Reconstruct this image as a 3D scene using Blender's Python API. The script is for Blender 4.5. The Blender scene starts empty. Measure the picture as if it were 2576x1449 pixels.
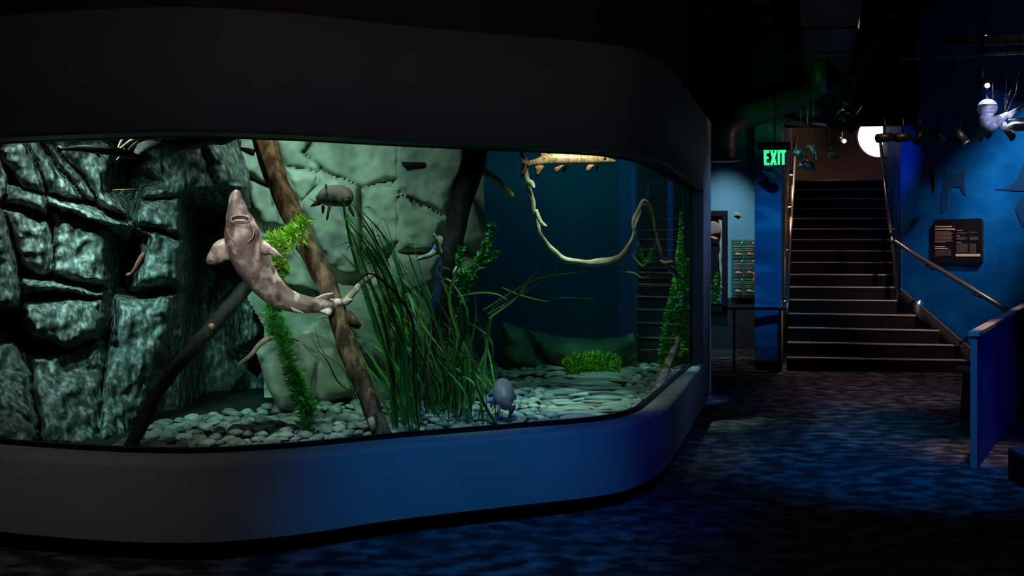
import bpy, bmesh, math, random
import numpy as np
from mathutils import Vector, Matrix, noise
random.seed(7)
R = math.radians
F, CX, HY, EYE = 2500.0, 1288.0, 602.0, 1.68
C = bpy.context.scene.collection
def P(px, py, Y):
    return Vector(((px - CX) / F * Y, Y, EYE - (py - HY) / F * Y))
def bedY(py, z=0.5):
    return (EYE - z) * F / (py - HY)

# ------------------------------------------------------------------ materials
MATS = {}
def mat(name, col, rough=.6, metal=0., spec=.4, col2=None, nscale=6., detail=6., lo=.35, hi=.65, stretch=(1, 1, 1),
        bump=None, emis=None, estr=0., rand=None, trans=0., attr=None, alpha=None, col3=None, n3=2., r3=(.5, .75)):
    if name in MATS: return MATS[name]
    m = bpy.data.materials.new(name); m.use_nodes = True
    nt = m.node_tree; N = nt.nodes; L = nt.links
    b = N['Principled BSDF']
    b.inputs['Base Color'].default_value = (*col, 1)
    b.inputs['Roughness'].default_value = rough
    b.inputs['Metallic'].default_value = metal
    b.inputs['Specular IOR Level'].default_value = spec
    if trans: b.inputs['Transmission Weight'].default_value = trans
    if alpha is not None: b.inputs['Alpha'].default_value = alpha
    tc = N.new('ShaderNodeTexCoord'); mp = N.new('ShaderNodeMapping')
    mp.inputs['Scale'].default_value = stretch
    L.new(tc.outputs['Object'], mp.inputs['Vector'])
    out = None
    def mix(fac, a, bcol):
        mx = N.new('ShaderNodeMix'); mx.data_type = 'RGBA'
        L.new(fac, mx.inputs['Factor'])
        if isinstance(a, tuple): mx.inputs['A'].default_value = (*a, 1)
        else: L.new(a, mx.inputs['A'])
        if isinstance(bcol, tuple): mx.inputs['B'].default_value = (*bcol, 1)
        else: L.new(bcol, mx.inputs['B'])
        return mx.outputs['Result']
    def nz(sc, det, lo_, hi_):
        n = N.new('ShaderNodeTexNoise'); n.inputs['Scale'].default_value = sc; n.inputs['Detail'].default_value = det
        L.new(mp.outputs['Vector'], n.inputs['Vector'])
        r = N.new('ShaderNodeMapRange'); r.inputs['From Min'].default_value = lo_; r.inputs['From Max'].default_value = hi_
        L.new(n.outputs['Fac'], r.inputs['Value'])
        return r.outputs['Result']
    out = col
    if attr:
        a = N.new('ShaderNodeAttribute'); a.attribute_name = attr[0]
        out = mix(a.outputs['Fac'], out, attr[1])
    if col2: out = mix(nz(nscale, detail, lo, hi), out, col2)
    if col3: out = mix(nz(n3, 4, *r3), out, col3)
    if rand:
        if rand[0] == 'obj':
            oi = N.new('ShaderNodeObjectInfo'); f = oi.outputs['Random']
        else:
            g = N.new('ShaderNodeNewGeometry'); f = g.outputs['Random Per Island']
        cr = N.new('ShaderNodeValToRGB')
        el = cr.color_ramp.elements
        cols = rand[1]
        el[0].position = 0; el[0].color = (*cols[0], 1); el[1].position = 1; el[1].color = (*cols[-1], 1)
        for i, c in enumerate(cols[1:-1]):
            e = el.new((i + 1) / (len(cols) - 1)); e.color = (*c, 1)
        L.new(f, cr.inputs['Fac'])
        if isinstance(out, tuple) and min(out) > .85: out = cr.outputs['Color']
        else: 
            mx = N.new('ShaderNodeMix'); mx.data_type = 'RGBA'; mx.blend_type = 'MULTIPLY'; mx.inputs['Factor'].default_value = 1
            mx.inputs['A'].default_value = (*out, 1) if isinstance(out, tuple) else mx.inputs['A'].default_value
            if not isinstance(out, tuple): L.new(out, mx.inputs['A'])
            L.new(cr.outputs['Color'], mx.inputs['B']); out = mx.outputs['Result']
    if not isinstance(out, tuple): L.new(out, b.inputs['Base Color'])
    if bump:
        n = N.new('ShaderNodeTexNoise'); n.inputs['Scale'].default_value = bump[0]; n.inputs['Detail'].default_value = 8
        if len(bump) > 3: n.noise_type = bump[3]; n.normalize = True
        n.inputs['Roughness'].default_value = .62
        L.new(mp.outputs['Vector'], n.inputs['Vector'])
        bp = N.new('ShaderNodeBump'); bp.inputs['Strength'].default_value = bump[1]; bp.inputs['Distance'].default_value = bump[2]
        L.new(n.outputs['Fac'], bp.inputs['Height']); L.new(bp.outputs['Normal'], b.inputs['Normal'])
    if emis:
        b.inputs['Emission Color'].default_value = (*emis, 1); b.inputs['Emission Strength'].default_value = estr
    MATS[name] = m
    return m

def glass_mat(name, tint, ior=1.18, base=.0):
    m = bpy.data.materials.new(name); m.use_nodes = True
    nt = m.node_tree; N = nt.nodes; L = nt.links
    N.remove(N['Principled BSDF'])
    t = N.new('ShaderNodeBsdfTransparent'); t.inputs['Color'].default_value = (*tint, 1)
    g = N.new('ShaderNodeBsdfGlossy'); g.inputs['Roughness'].default_value = .03
    fr = N.new('ShaderNodeFresnel'); fr.inputs['IOR'].default_value = ior
    mx = N.new('ShaderNodeMixShader')
    if base:
        ad = N.new('ShaderNodeMath'); ad.operation = 'ADD'; ad.inputs[1].default_value = base
        L.new(fr.outputs[0], ad.inputs[0]); L.new(ad.outputs[0], mx.inputs[0])
    else: L.new(fr.outputs[0], mx.inputs[0])
    L.new(t.outputs[0], mx.inputs[1]); L.new(g.outputs[0], mx.inputs[2])
    L.new(mx.outputs[0], N['Material Output'].inputs['Surface'])
    return m

def emit_mat(name, col, s):
    return mat(name, (.8, .8, .8), emis=col, estr=s)

M_wall = mat('painted_plaster', (.30, .295, .30), rough=.75, spec=.15, col2=(.27, .265, .27), nscale=3, bump=(60, .05, .002))
M_kick = mat('black_rubber', (.006, .006, .007), rough=.6, spec=.3)
M_seal = mat('black_silicone', (.004, .004, .005), rough=.5, spec=.25)
M_glass = glass_mat('acrylic', (.97, .99, .985))
M_upper = mat('brown_plaster', (.10, .075, .06), rough=.9, spec=.1)
M_ceil = mat('black_ceiling', (.012, .012, .013), rough=.9, spec=.1)
M_carpet = mat('carpet_and_ripples', (.03, .03, .033), rough=.95, spec=.03, col2=(.24, .23, .25), nscale=6.5, detail=10, lo=.44, hi=.74,
               stretch=(.9, 1.3, 1), bump=(160, .2, .003), col3=(.05, .048, .052), n3=1.3)  # mottling is carpet streaks plus ripples of projected light put into the colour
M_rockL = mat('dark_rock', (.05, .065, .058), rough=.55, spec=.45, col2=(.42, .47, .41), nscale=34, detail=14, lo=.47, hi=.76,
              stretch=(1, 1, .5), bump=(11, 1.0, .10, 'RIDGED_MULTIFRACTAL'), col3=(.07, .10, .09), n3=3.)
M_rockR = mat('pale_green_rock', (.22, .26, .20), rough=.85, spec=.15, col2=(.38, .42, .32), nscale=5, detail=11, lo=.38, hi=.68,
              bump=(8, .9, .045, 'RIDGED_MULTIFRACTAL'), col3=(.09, .115, .10), n3=3.4)
M_rockDk = mat('deep_rock', (.016, .02, .019), rough=.9, spec=.1, bump=(10, .6, .03))
M_waterglow = mat('water_glow_panel', (.012, .10, .15), rough=.9, spec=.05, col2=(.010, .08, .13), nscale=1.2)
M_cornerDk = mat('dark_panel', (.02, .04, .045), rough=.7)
M_bluestrip = mat('blue_strip', (.01, .16, .55), rough=.7)
M_bluedim = mat('dim_blue_strip', (.012, .10, .24), rough=.8)
M_stairline = mat('pale_stair_line', (.30, .33, .32), rough=.6)
M_boulder = mat('mossy_boulder', (.06, .12, .08), rough=.85, spec=.1, col2=(.10, .17, .10), nscale=6, bump=(14, .8, .03))
M_sand = mat('dark_grit', (.016, .02, .018), rough=.95, spec=.1, bump=(60, .5, .01))
PC = [(.20, .24, .22), (.36, .40, .35), (.14, .18, .19), (.30, .31, .27), (.42, .45, .38), (.24, .28, .29), (.17, .19, .17), (.52, .54, .44)]
M_pebO = mat('pebble', (.9, .9, .9), rough=.5, spec=.35, col2=(.6, .64, .6), nscale=14, rand=('obj', PC), bump=(30, .1, .004))
M_pebI = mat('pebble_mass', (.9, .9, .9), rough=.5, spec=.35, col2=(.6, .64, .6), nscale=14, rand=('isl', PC), bump=(30, .1, .004))
M_bark = mat('brown_wood', (.065, .034, .02), rough=.75, spec=.25, col2=(.34, .20, .11), nscale=7, detail=9, lo=.42, hi=.68, stretch=(3.2, 3.2, .55), bump=(22, .8, .02), col3=(.035, .022, .02), n3=1.6)
M_barkDk = mat('dark_wet_wood', (.010, .009, .009), rough=.65, spec=.3, col2=(.026, .023, .021), nscale=7, detail=8, stretch=(2, 2, .5), bump=(22, .7, .02))
M_barkPale = mat('pale_wood', (.42, .34, .20), rough=.75, col2=(.18, .14, .08), nscale=16, detail=8, lo=.4, hi=.6, bump=(40, .5, .01))
M_root = mat('mossy_root', (.22, .20, .12), rough=.8, col2=(.36, .31, .20), nscale=22, bump=(50, .5, .008))
M_hair = mat('root_fibre', (.30, .26, .15), rough=.8)
M_cut = mat('cut_wood', (.50, .40, .24), rough=.8)
M_horn = mat('bright_water_weed', (.32, .58, .06), rough=.55, spec=.3, rand=('isl', [(.7, .75, .5), (1, 1, 1), (.55, .8, .5), (1, .95, .7)]))
M_horn2 = mat('fern_green', (.04, .36, .06), rough=.55, spec=.3, rand=('isl', [(.7, .75, .6), (1, 1, 1), (.6, .8, .6)]))
M_horn3 = mat('deep_green_weed', (.06, .42, .05), rough=.55, spec=.3, rand=('isl', [(.7, .75, .6), (1, 1, 1), (.6, .8, .6)]))
M_stem = mat('weed_stem', (.03, .08, .015), rough=.7)
M_eel = mat('eelgrass', (.9, .9, .9), rough=.42, spec=.3, rand=('isl', [(.02, .10, .015), (.05, .24, .03), (.03, .14, .02), (.10, .22, .03), (.04, .30, .06), (.015, .06, .012), (.13, .16, .03)]))
M_eelL = mat('pale_eelgrass', (.20, .45, .12), rough=.35, spec=.6)
M_stur = mat('sturgeon_skin', (.24, .15, .135), rough=.34, spec=.5, attr=('belly', (.46, .41, .33)), col2=(.86, .68, .64), nscale=15, detail=3, lo=.50, hi=.62, stretch=(1, 1, .7), bump=(28, .25, .008), col3=(.13, .08, .07), n3=7., r3=(.54, .68))
M_sturfin = mat('sturgeon_fin', (.24, .15, .12), rough=.4, col2=(.62, .50, .46), nscale=14, detail=3, lo=.42, hi=.62)
M_sturfin2 = mat('sturgeon_tail_fin', (.42, .30, .30), rough=.4, col2=(.56, .44, .43), nscale=14)
M_lip = mat('pale_lip', (.55, .44, .38), rough=.35)
M_mouth = mat('mouth_dark', (.02, .012, .01), rough=.5)
M_eye = mat('eye_black', (.01, .01, .01), rough=.1, spec=.8)
M_musk = mat('barred_fish_skin', (.55, .43, .24), rough=.35, spec=.6, attr=('belly', (.30, .30, .24)), col2=(.26, .20, .11), nscale=55, detail=2, lo=.45, hi=.6, stretch=(1.5, 1, .4))
M_muskfin = mat('brown_fin', (.45, .28, .17), rough=.4, col2=(.24, .15, .09), nscale=40, stretch=(1, 1, 1))
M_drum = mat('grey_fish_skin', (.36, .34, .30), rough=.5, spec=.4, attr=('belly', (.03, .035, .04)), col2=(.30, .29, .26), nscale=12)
M_drumfin = mat('dark_fin', (.07, .06, .06), rough=.5)
M_sucker = mat('mauve_fish_skin', (.30, .23, .25), rough=.45, spec=.4, attr=('belly', (.34, .24, .21)), col2=(.26, .21, .22), nscale=9)
M_suckfin = mat('bluish_fin', (.15, .25, .48), rough=.4)
M_suckfin2 = mat('tan_fin', (.40, .30, .20), rough=.4)
M_pink = mat('pinkish_fish_skin', (.52, .24, .18), rough=.4)
M_pike = mat('dark_pike_skin', (.010, .008, .006), rough=.5, attr=('belly', (.012, .008, .006)))
M_pikehead = mat('pike_head', (.16, .09, .03), rough=.45, col2=(.03, .02, .01), nscale=40, lo=.4, hi=.6)
M_drift = mat('driftwood', (.03, .03, .03), rough=.75, col2=(.10, .09, .07), nscale=9, bump=(25, .7, .02))
M_driftp = mat('bleached_root', (.55, .48, .28), rough=.7, col2=(.25, .2, .12), nscale=20, lo=.4, hi=.6)
M_leaf = mat('yellow_twig', (.50, .42, .12), rough=.6)

M_mural = mat('blue_mural', (.002, .11, .38), rough=.65, spec=.04, col2=(.006, .19, .56), nscale=1.7, detail=8, lo=.45, hi=.75, stretch=(1, 1, 2.2))
M_muralcol = mat('wave_mural', (.008, .10, .30), rough=.6, spec=.2, col2=(.06, .30, .55), nscale=2.2, detail=9, lo=.46, hi=.72, stretch=(1, 1, 3.0), col3=(.004, .03, .10), n3=1.1)
M_teal = mat('teal_wall', (.16, .32, .42), rough=.7, spec=.1, col2=(.14, .29, .39), nscale=2)
M_wains = mat('dark_wainscot', (.025, .02, .022), rough=.7)
M_base = mat('baseboard_brown', (.09, .06, .05), rough=.7)
M_black = mat('black_metal', (.006, .006, .007), rough=.45, spec=.4)
M_blackm = mat('black_matte', (.01, .01, .011), rough=.9, spec=.1)
M_duct = mat('black_duct', (.045, .045, .048), rough=.45, spec=.4, bump=(90, .05, .002))
M_brownwall = mat('brown_wall', (.20, .13, .11), rough=.85, spec=.1)
M_step = mat('black_step', (.009, .0075, .008), rough=.9, spec=.03)
M_nose = mat('step_nosing', (.42, .32, .28), rough=.45, metal=.3)
M_rail = mat('brushed_rail', (.30, .24, .22), rough=.35, metal=.8)
M_string = mat('stringer_brown', (.10, .075, .065), rough=.6)
M_capwood = mat('pale_wood_cap', (.80, .60, .46), rough=.5)
M_half = mat('blue_half_wall', (.015, .06, .55), rough=.55, spec=.25)
M_halflit = mat('half_wall_lit_end', (.30, .36, .42), rough=.5)
M_green = mat('dark_green_paint', (.03, .09, .035), rough=.6)
M_signclear = glass_mat('sign_acrylic', (.72, .95, .92), ior=1.35)
M_letters = emit_mat('exit_letters', (.03, 1., .25), 1.5)
M_panel = mat('black_panel', (.008, .007, .012), rough=.5, spec=.3)
M_txt = mat('pink_print', (.52, .34, .32), rough=.7)
M_txtd = mat('dim_print', (.15, .10, .10), rough=.7)
M_white = mat('pinkish_white', (.85, .62, .52), rough=.6)
M_card = mat('card_green', (.03, .075, .055), rough=.6)
M_cardedge = mat('card_edge', (.03, .22, .13), rough=.6)
M_cardtxt = mat('card_print', (.28, .28, .22), rough=.7)
M_orange = mat('orange_print', (.75, .22, .08), rough=.6)
M_salmon = mat('salmon_print', (.72, .36, .25), rough=.6)
M_sil = mat('dark_blue_figure', (.001, .06, .19), rough=.7)
M_steel = mat('fish_metal', (.05, .13, .16), rough=.3, metal=.5)
M_steeledge = mat('bright_wire', (.55, .55, .55), rough=.25, metal=.9)
M_ice = mat('frosted_plastic', (.30, .36, .62), rough=.18, spec=.9, col2=(.70, .74, .92), nscale=22, lo=.42, hi=.62, bump=(45, .9, .012), trans=.25)
M_ice2 = mat('milky_plastic', (.85, .85, .86), rough=.3, spec=.6)
M_dimplastic = mat('smoky_plastic', (.22, .27, .32), rough=.25, spec=.6)
M_disc = emit_mat('lit_disc', (1, .93, 1.), 5.)
M_rim = mat('disc_rim', (.5, .47, .48), rough=.5)
M_bulb = emit_mat('bulb_warm', (1, .78, .45), 40.)
M_bulbw = emit_mat('bulb_white', (1, .95, .95), 60.)
M_bulbs = emit_mat('bulb_spot', (1, .72, .5), 6.)
M_bulbstep = emit_mat('bulb_step', (.55, .85, 1), 6.)
M_bulbwarm = emit_mat('bulb_wall', (1, .62, .3), 8.)

# ------------------------------------------------------------------ mesh helpers
def add(name, verts, faces, m, parent=None, smooth=True, attr=None):
    me = bpy.data.meshes.new(name)
    me.from_pydata([tuple(v) for v in verts], [], faces)
    me.validate(); me.update()
    if smooth:
        me.polygons.foreach_set('use_smooth', [True] * len(me.polygons))
    if attr:
        a = me.attributes.new(attr[0], 'FLOAT', 'POINT'); a.data.foreach_set('value', attr[1])
    if m: me.materials.append(m)
    o = bpy.data.objects.new(name, me); C.objects.link(o)
    if parent: o.parent = parent; o.matrix_parent_inverse = parent.matrix_world.inverted() if parent.matrix_world != Matrix() else Matrix()
    return o
def tag(o, label, cat, group=None, kind=None):
    o['label'] = label; o['category'] = cat
    if group: o['group'] = group
    if kind: o['kind'] = kind
    return o
def thing(name, label, cat, loc, group=None):
    o = bpy.data.objects.new(name, None); C.objects.link(o)
    o.location = loc; o.empty_display_size = .1
    o.matrix_world = Matrix.Translation(Vector(loc))
    return tag(o, label, cat, group)
def struct(o, label=None):
    o['kind'] = 'structure'
    if label: o['label'] = label
    return o
class MB:
    def __init__(s): s.v = []; s.f = []
    def box(s, c, size, rot=None):
        n = len(s.v); hx, hy, hz = [q / 2 for q in size]
        for x in (-hx, hx):
            for y in (-hy, hy):
                for z in (-hz, hz):
                    p = Vector((x, y, z))
                    if rot: p = rot @ p
                    s.v.append(p + Vector(c))
        for f in ((0, 1, 3, 2), (4, 6, 7, 5), (0, 4, 5, 1), (2, 3, 7, 6), (0, 2, 6, 4), (1, 5, 7, 3)):
            s.f.append(tuple(n + i for i in f))
        return s
    def quadbox(s, a, b, c, d, nrm):
        """box from four corners, thickness along nrm"""
        n = len(s.v); nrm = Vector(nrm)
        for p in (a, b, c, d): s.v.append(Vector(p))
        for p in (a, b, c, d): s.v.append(Vector(p) + nrm)
        s.f += [(n, n + 1, n + 2, n + 3), (n + 7, n + 6, n + 5, n + 4)]
        for i in range(4):
            j = (i + 1) % 4; s.f.append((n + i, n + 4 + i, n + 4 + j, n + j))
        return s
    def prism(s, pts, nrm):
        n = len(s.v); k = len(pts); nrm = Vector(nrm)
        s.v += [Vector(p) for p in pts] + [Vector(p) + nrm for p in pts]
        s.f += [tuple(range(n, n + k)), tuple(range(n + 2 * k - 1, n + k - 1, -1))]
        for i in range(k):
            j = (i + 1) % k; s.f.append((n + i, n + k + i, n + k + j, n + j))
        return s
    def tube(s, pts, r, seg=10, cap=True):
        pts = [Vector(p) for p in pts]; n0 = len(s.v)
        rs = r if isinstance(r, (list, tuple)) else [r] * len(pts)
        up = None
        for i, p in enumerate(pts):
            t = (pts[min(i + 1, len(pts) - 1)] - pts[max(i - 1, 0)]).normalized()
            if up is None:
                up = Vector((0, 0, 1)) if abs(t.z) < .9 else Vector((1, 0, 0))
            a = t.cross(up).normalized(); up = a.cross(t).normalized()
            for k in range(seg):
                th = 2 * math.pi * k / seg
                s.v.append(p + (a * math.cos(th) + up * math.sin(th)) * rs[i])
        for i in range(len(pts) - 1):
            for k in range(seg):
                a0 = n0 + i * seg + k; a1 = n0 + i * seg + (k + 1) % seg
                s.f.append((a0, a1, a1 + seg, a0 + seg))
        if cap:
            s.f.append(tuple(n0 + k for k in reversed(range(seg))))
            s.f.append(tuple(n0 + (len(pts) - 1) * seg + k for k in range(seg)))
        return s
    def ball(s, c, r, seg=16, rings=10, sc=(1, 1, 1), rot=None):
        n0 = len(s.v); c = Vector(c)
        for i in range(rings + 1):
            ph = math.pi * i / rings
            for k in range(seg):
                th = 2 * math.pi * k / seg
                p = Vector((math.sin(ph) * math.cos(th) * sc[0], math.sin(ph) * math.sin(th) * sc[1], math.cos(ph) * sc[2])) * r
                if rot: p = rot @ p
                s.v.append(c + p)
        for i in range(rings):
            for k in range(seg):
                a = n0 + i * seg + k; b = n0 + i * seg + (k + 1) % seg
                s.f.append((a, a + seg, b + seg, b))
        return s
    def build(s, name, m, parent=None, smooth=False):
        return add(name, s.v, s.f, m, parent, smooth)
def cr(pts, n):
    """Catmull-Rom through tuples, n samples per segment"""
    out = []; k = len(pts)
    for i in range(k - 1):
        p0 = pts[max(i - 1, 0)]; p1 = pts[i]; p2 = pts[i + 1]; p3 = pts[min(i + 2, k - 1)]
        for j in range(n):
            t = j / n
            out.append(tuple(.5 * (2 * b + (c - a) * t + (2 * a - 5 * b + 4 * c - d) * t * t + (3 * b - a - 3 * c + d) * t ** 3)
                             for a, b, c, d in zip(p0, p1, p2, p3)))
    out.append(tuple(pts[-1])); return out
def ribbon(name, A, B, m, parent=None, smooth=True):
    n = len(A); return add(name, list(A) + list(B), [(i, i + 1, n + i + 1, n + i) for i in range(n - 1)], m, parent, smooth)
def multi_strip(name, rows, m, parent=None, smooth=True):
    n = len(rows[0]); v = [p for r in rows for p in r]; f = []
    for k in range(len(rows) - 1):
        for i in range(n - 1):
            a = k * n + i; f.append((a, a + 1, a + n + 1, a + n))
    return add(name, v, f, m, parent, smooth)

def loft(name, ctrl, m, parent=None, n=6, seg=20, wob=0., ridge=0., belly=False, seed=0, flat=1.0, ventral=(0, -1, 0), power=1.0):
    """ctrl: (px,py,Y,half_width_px[,depth_ratio]) -> smooth tapering body"""
    c2 = [(*P(c[0], c[1], c[2]), c[3] * c[2] / F, (c[4] if len(c) > 4 else flat)) for c in ctrl]
    s = cr(c2, n); pts = [Vector(q[:3]) for q in s]
    v = []; f = []; at = []
    vn = Vector(ventral)
    for i, p in enumerate(pts):
        t = (pts[min(i + 1, len(pts) - 1)] - pts[max(i - 1, 0)]).normalized()
        Nn = (vn - t * vn.dot(t)).normalized(); S = t.cross(Nn).normalized()
        rx = max(s[i][3], .0008); ry = rx * s[i][4]
        if abs(ventral[2]) > .5: rx, ry = ry, rx
        for k in range(seg):
            th = 2 * math.pi * k / seg
            cs, sn = math.cos(th), math.sin(th)
            if power != 1.0:
                cs = math.copysign(abs(cs) ** power, cs); sn = math.copysign(abs(sn) ** power, sn)
            g = 1.
            if ridge: g += ridge * (noise.noise(Vector((th * 2.2 if th < math.pi else (2 * math.pi - th) * 2.2, i * .06, seed + (3 if th > math.pi else 0)))))
            q = p + S * rx * cs * g + Nn * ry * sn * g
            if wob: q += noise.noise_vector(q * 9 + Vector((seed, 0, 0))) * wob
            v.append(q); at.append(max(0., min(1., (sn - belly[0]) * belly[1])) if belly else 0.)
    for i in range(len(pts) - 1):
        for k in range(seg):
            a = i * seg + k; b = i * seg + (k + 1) % seg
            f.append((a, b, b + seg, a + seg))
    f.append(tuple(reversed(range(seg)))); f.append(tuple((len(pts) - 1) * seg + k for k in range(seg)))
    return add(name, v, f, m, parent, True, ('belly', at) if belly else None)

def fin(name, outline, m, parent=None, th=.006, n=4):
    """outline: closed (px,py,Y) list -> thin rounded plate with thickness"""
    o = outline + outline[:3]
    s = []
    k = len(outline)
    for i in range(k):
        p0, p1, p2, p3 = outline[i - 1], outline[i], outline[(i + 1) % k], outline[(i + 2) % k]
        for j in range(n):
            t = j / n
            s.append(P(*[.5 * (2 * b + (c - a) * t + (2 * a - 5 * b + 4 * c - d) * t * t + (3 * b - a - 3 * c + d) * t ** 3) for a, b, c, d in zip(p0, p1, p2, p3)]))
    cen = sum(s, Vector()) / len(s)
    nr = Vector()
    for i in range(len(s)):
        nr += (s[i] - cen).cross(s[(i + 1) % len(s)] - cen)
    nr.normalize()
    m_ = len(s)
    mids = [(p + cen) / 2 for p in s]
    v = [p for p in s] + [p + nr * th / 2 for p in mids] + [cen + nr * th / 2] + [p - nr * th / 2 for p in mids] + [cen - nr * th / 2]
    f = []
    c1 = 2 * m_; b0 = 2 * m_ + 1; c2 = 3 * m_ + 1
    for i in range(m_):
        j = (i + 1) % m_
        f += [(i, j, m_ + j, m_ + i), (m_ + i, m_ + j, c1), (j, i, b0 + i, b0 + j), (b0 + j, b0 + i, c2)]
    return add(name, v, f, m, parent, True)

# ------------------------------------------------------------------ camera
cam = bpy.data.cameras.new('camera'); camo = bpy.data.objects.new('camera', cam); C.objects.link(camo)
camo.location = (0, 0, EYE); camo.rotation_euler = (R(90), 0, 0)
cam.sensor_width = 36; cam.lens = F / 2576 * 36; cam.shift_y = -(724.5 - HY) / 2576
cam.clip_start = .05; cam.clip_end = 100
bpy.context.scene.camera = camo

# ------------------------------------------------------------------ lights
def look(o, tgt):
    d = Vector(tgt) - o.location; o.rotation_euler = d.to_track_quat('-Z', 'Y').to_euler()
def spot(name, loc, tgt, w, col, ang=50, blend=.6, rad=.05):
    l = bpy.data.lights.new(name, 'SPOT'); l.energy = w; l.color = col; l.spot_size = R(ang); l.spot_blend = blend; l.shadow_soft_size = rad
    o = bpy.data.objects.new(name, l); C.objects.link(o); o.location = loc; look(o, tgt); return o
def area(name, loc, tgt, w, col, sx=.5, sy=.5, spread=180):
    l = bpy.data.lights.new(name, 'AREA'); l.energy = w; l.color = col; l.shape = 'RECTANGLE'; l.size = sx; l.size_y = sy; l.spread = R(spread)
    o = bpy.data.objects.new(name, l); C.objects.link(o); o.location = loc; look(o, tgt); return o
def point(name, loc, w, col, rad=.03):
    l = bpy.data.lights.new(name, 'POINT'); l.energy = w; l.color = col; l.shadow_soft_size = rad
    o = bpy.data.objects.new(name, l); C.objects.link(o); o.location = loc; return o

# ================================================================== SETTING
struct(MB().box((1.5, 8.5, -.05), (17, 24, .1)).build('floor', M_carpet), 'dark mottled carpet floor')
struct(MB().box((1.5, 8.5, 4.85), (17, 24, .1)).build('ceiling', M_ceil), 'black open ceiling')

# ---- the aquarium shell
Oc = [(-4.2, 6.35), (-3.4, 5.68), (-2.75, 5.34), (-1.83, 5.14), (-1.232, 5.245), (-.645, 5.565), (.028, 5.86), (.515, 6.07), (.80, 6.32), (1.06, 6.84), (1.30, 7.62), (1.80, 9.35)]
Gc = [(-4.2, 6.65), (-3.5, 5.97), (-2.9, 5.63), (-1.91, 5.385), (-1.29, 5.495), (-.667, 5.80), (.03, 6.10), (.537, 6.33), (.81, 6.63), (1.00, 7.13), (1.16, 7.62), (1.65, 9.12)]
zb = [2.23, 2.23, 2.228, 2.235, 2.235, 2.23, 2.225, 2.22, 2.208, 2.20, 2.18, 2.135]
NS = 12
O = [Vector((x, y, 0)) for x, y in cr(Oc, NS)]; G = [Vector((x, y, 0)) for x, y in cr(Gc, NS)]
ZB = [q[0] for q in cr([(z,) for z in zb], NS)]
def at(L, z): return [Vector((p.x, p.y, z if not isinstance(z, list) else z[i])) for i, p in enumerate(L)]
def inset(L, d):
    out = []
    for i, p in enumerate(L):
        t = (L[min(i + 1, len(L) - 1)] - L[max(i - 1, 0)]).normalized()
        out.append(p + Vector((-t.y, t.x, 0)) * d)
    return out
tank = thing('aquarium_tank', 'large built-in aquarium with curved viewing window set in grey plaster', 'aquarium', (-.5, 7.5, 0))
SZ = .52
multi_strip('parapet_wall', [at(O, .11), at(O, SZ - .025), at(inset(O, .008), SZ - .008), at(inset(O, .025), SZ)], M_wall, tank)['label'] = 'low curved plaster wall below the window'
ribbon('sill', at(inset(O, .025), SZ), at(G, SZ), M_wall, tank)
multi_strip('kick_plate', [at(inset(O, .09), 0), at(inset(O, .09), .11), at(O, .11)], M_kick, tank)['label'] = 'black recessed kick plate'
ZBu = [z + .02 for z in ZB]
multi_strip('fascia', [at(inset(O, .22), 2.88), at(O, 2.88), at(O, ZBu), at(inset(O, .012), [z + .004 for z in ZB]), at(inset(O, .03), ZB)], M_wall, tank)['label'] = 'tall curved plaster band above the window'
ribbon('soffit', at(inset(O, .03), ZB), at(G, ZB), M_kick, tank)
pier = [Vector((x, y, 0)) for x, y in cr([(1.80, 9.35), (1.975, 9.97), (2.05, 10.25), (2.085, 10.48), (2.05, 10.72), (1.93, 10.9), (1.6, 11.05), (0, 11.45), (-4.5, 11.8)], 8)]
multi_strip('pier', [at(pier, .11), at(pier, 2.88), at(inset(pier, .22), 2.88)], M_wall, tank)
multi_strip('pier_kick', [at(inset(pier, .09), 0), at(inset(pier, .09), .11), at(pier, .11)], M_kick, tank)
jb = [Vector((1.65, 9.12, 0)), Vector((1.80, 9.35, 0))]
ribbon('jamb', at(jb, SZ), at(jb, 2.125), M_wall, tank, False)
# seal strips and pane
Gi = inset(G, .03)
multi_strip('lower_seal', [at(G, SZ), at(G, SZ + .028), at(Gi, SZ + .028), at(Gi, SZ - .05)], M_seal, tank, False)
multi_strip('upper_seal', [at(G, ZB), at(G, [z - .006 for z in ZB]), at(Gi, [z - .006 for z in ZB]), at(Gi, [z + .1 for z in ZB])], M_seal, tank, False)
e1 = Vector((1.65, 9.12, 0)); e0 = Vector((1.63, 9.06, 0))
MB().tube([Vector((1.638, 9.10, SZ)), Vector((1.638, 9.10, 2.13))], .014, 8).build('end_seal', M_seal, tank)
multi_strip('glass_pane', [at(Gi, SZ - .03), at(Gi, [z + .05 for z in ZB])], M_glass, tank)['label'] = 'clear curved acrylic viewing pane'
# interior floor, back panels
bp = [(-4.2, 6.6), (-4.2, 9.9), (1.72, 9.9), (1.66, 9.13)]
fl = [Vector((x, y, .42)) for x, y in bp] + list(reversed(at(inset(G, .01), .42)))
add('tank_bed', fl, [tuple(range(len(fl)))], M_sand, tank, False)
def backq(name, x0, x1, m, z0=.4, z1=3.6, y=9.62, th=.06):
    return MB().box(((x0 + x1) / 2, y + th / 2, (z0 + z1) / 2), (x1 - x0, th, z1 - z0)).build(name, m, tank)
bx = lambda px, Y=9.62: (px - CX) / F * Y
backq('back_panel', -4.2, bx(1557), M_waterglow)  # the panel's blue stands in for the glow of open water
backq('back_strip', bx(1557), bx(1603), M_bluedim)
rp = backq('stair_view_panel', bx(1603), bx(1679), M_cornerDk)  # dark panel added in place of the stairs refracted through the tank corner
for y in (580, 603, 626, 649, 674, 700, 720, 746, 778, 812, 850, 880):  # pale bars stand in for the refracted step lines
    p = P(1640, y, 9.61); MB().box((p.x + .02, 9.615, p.z), (.27, .012, .006)).build('stair_view_line', M_stairline, rp)
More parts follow.
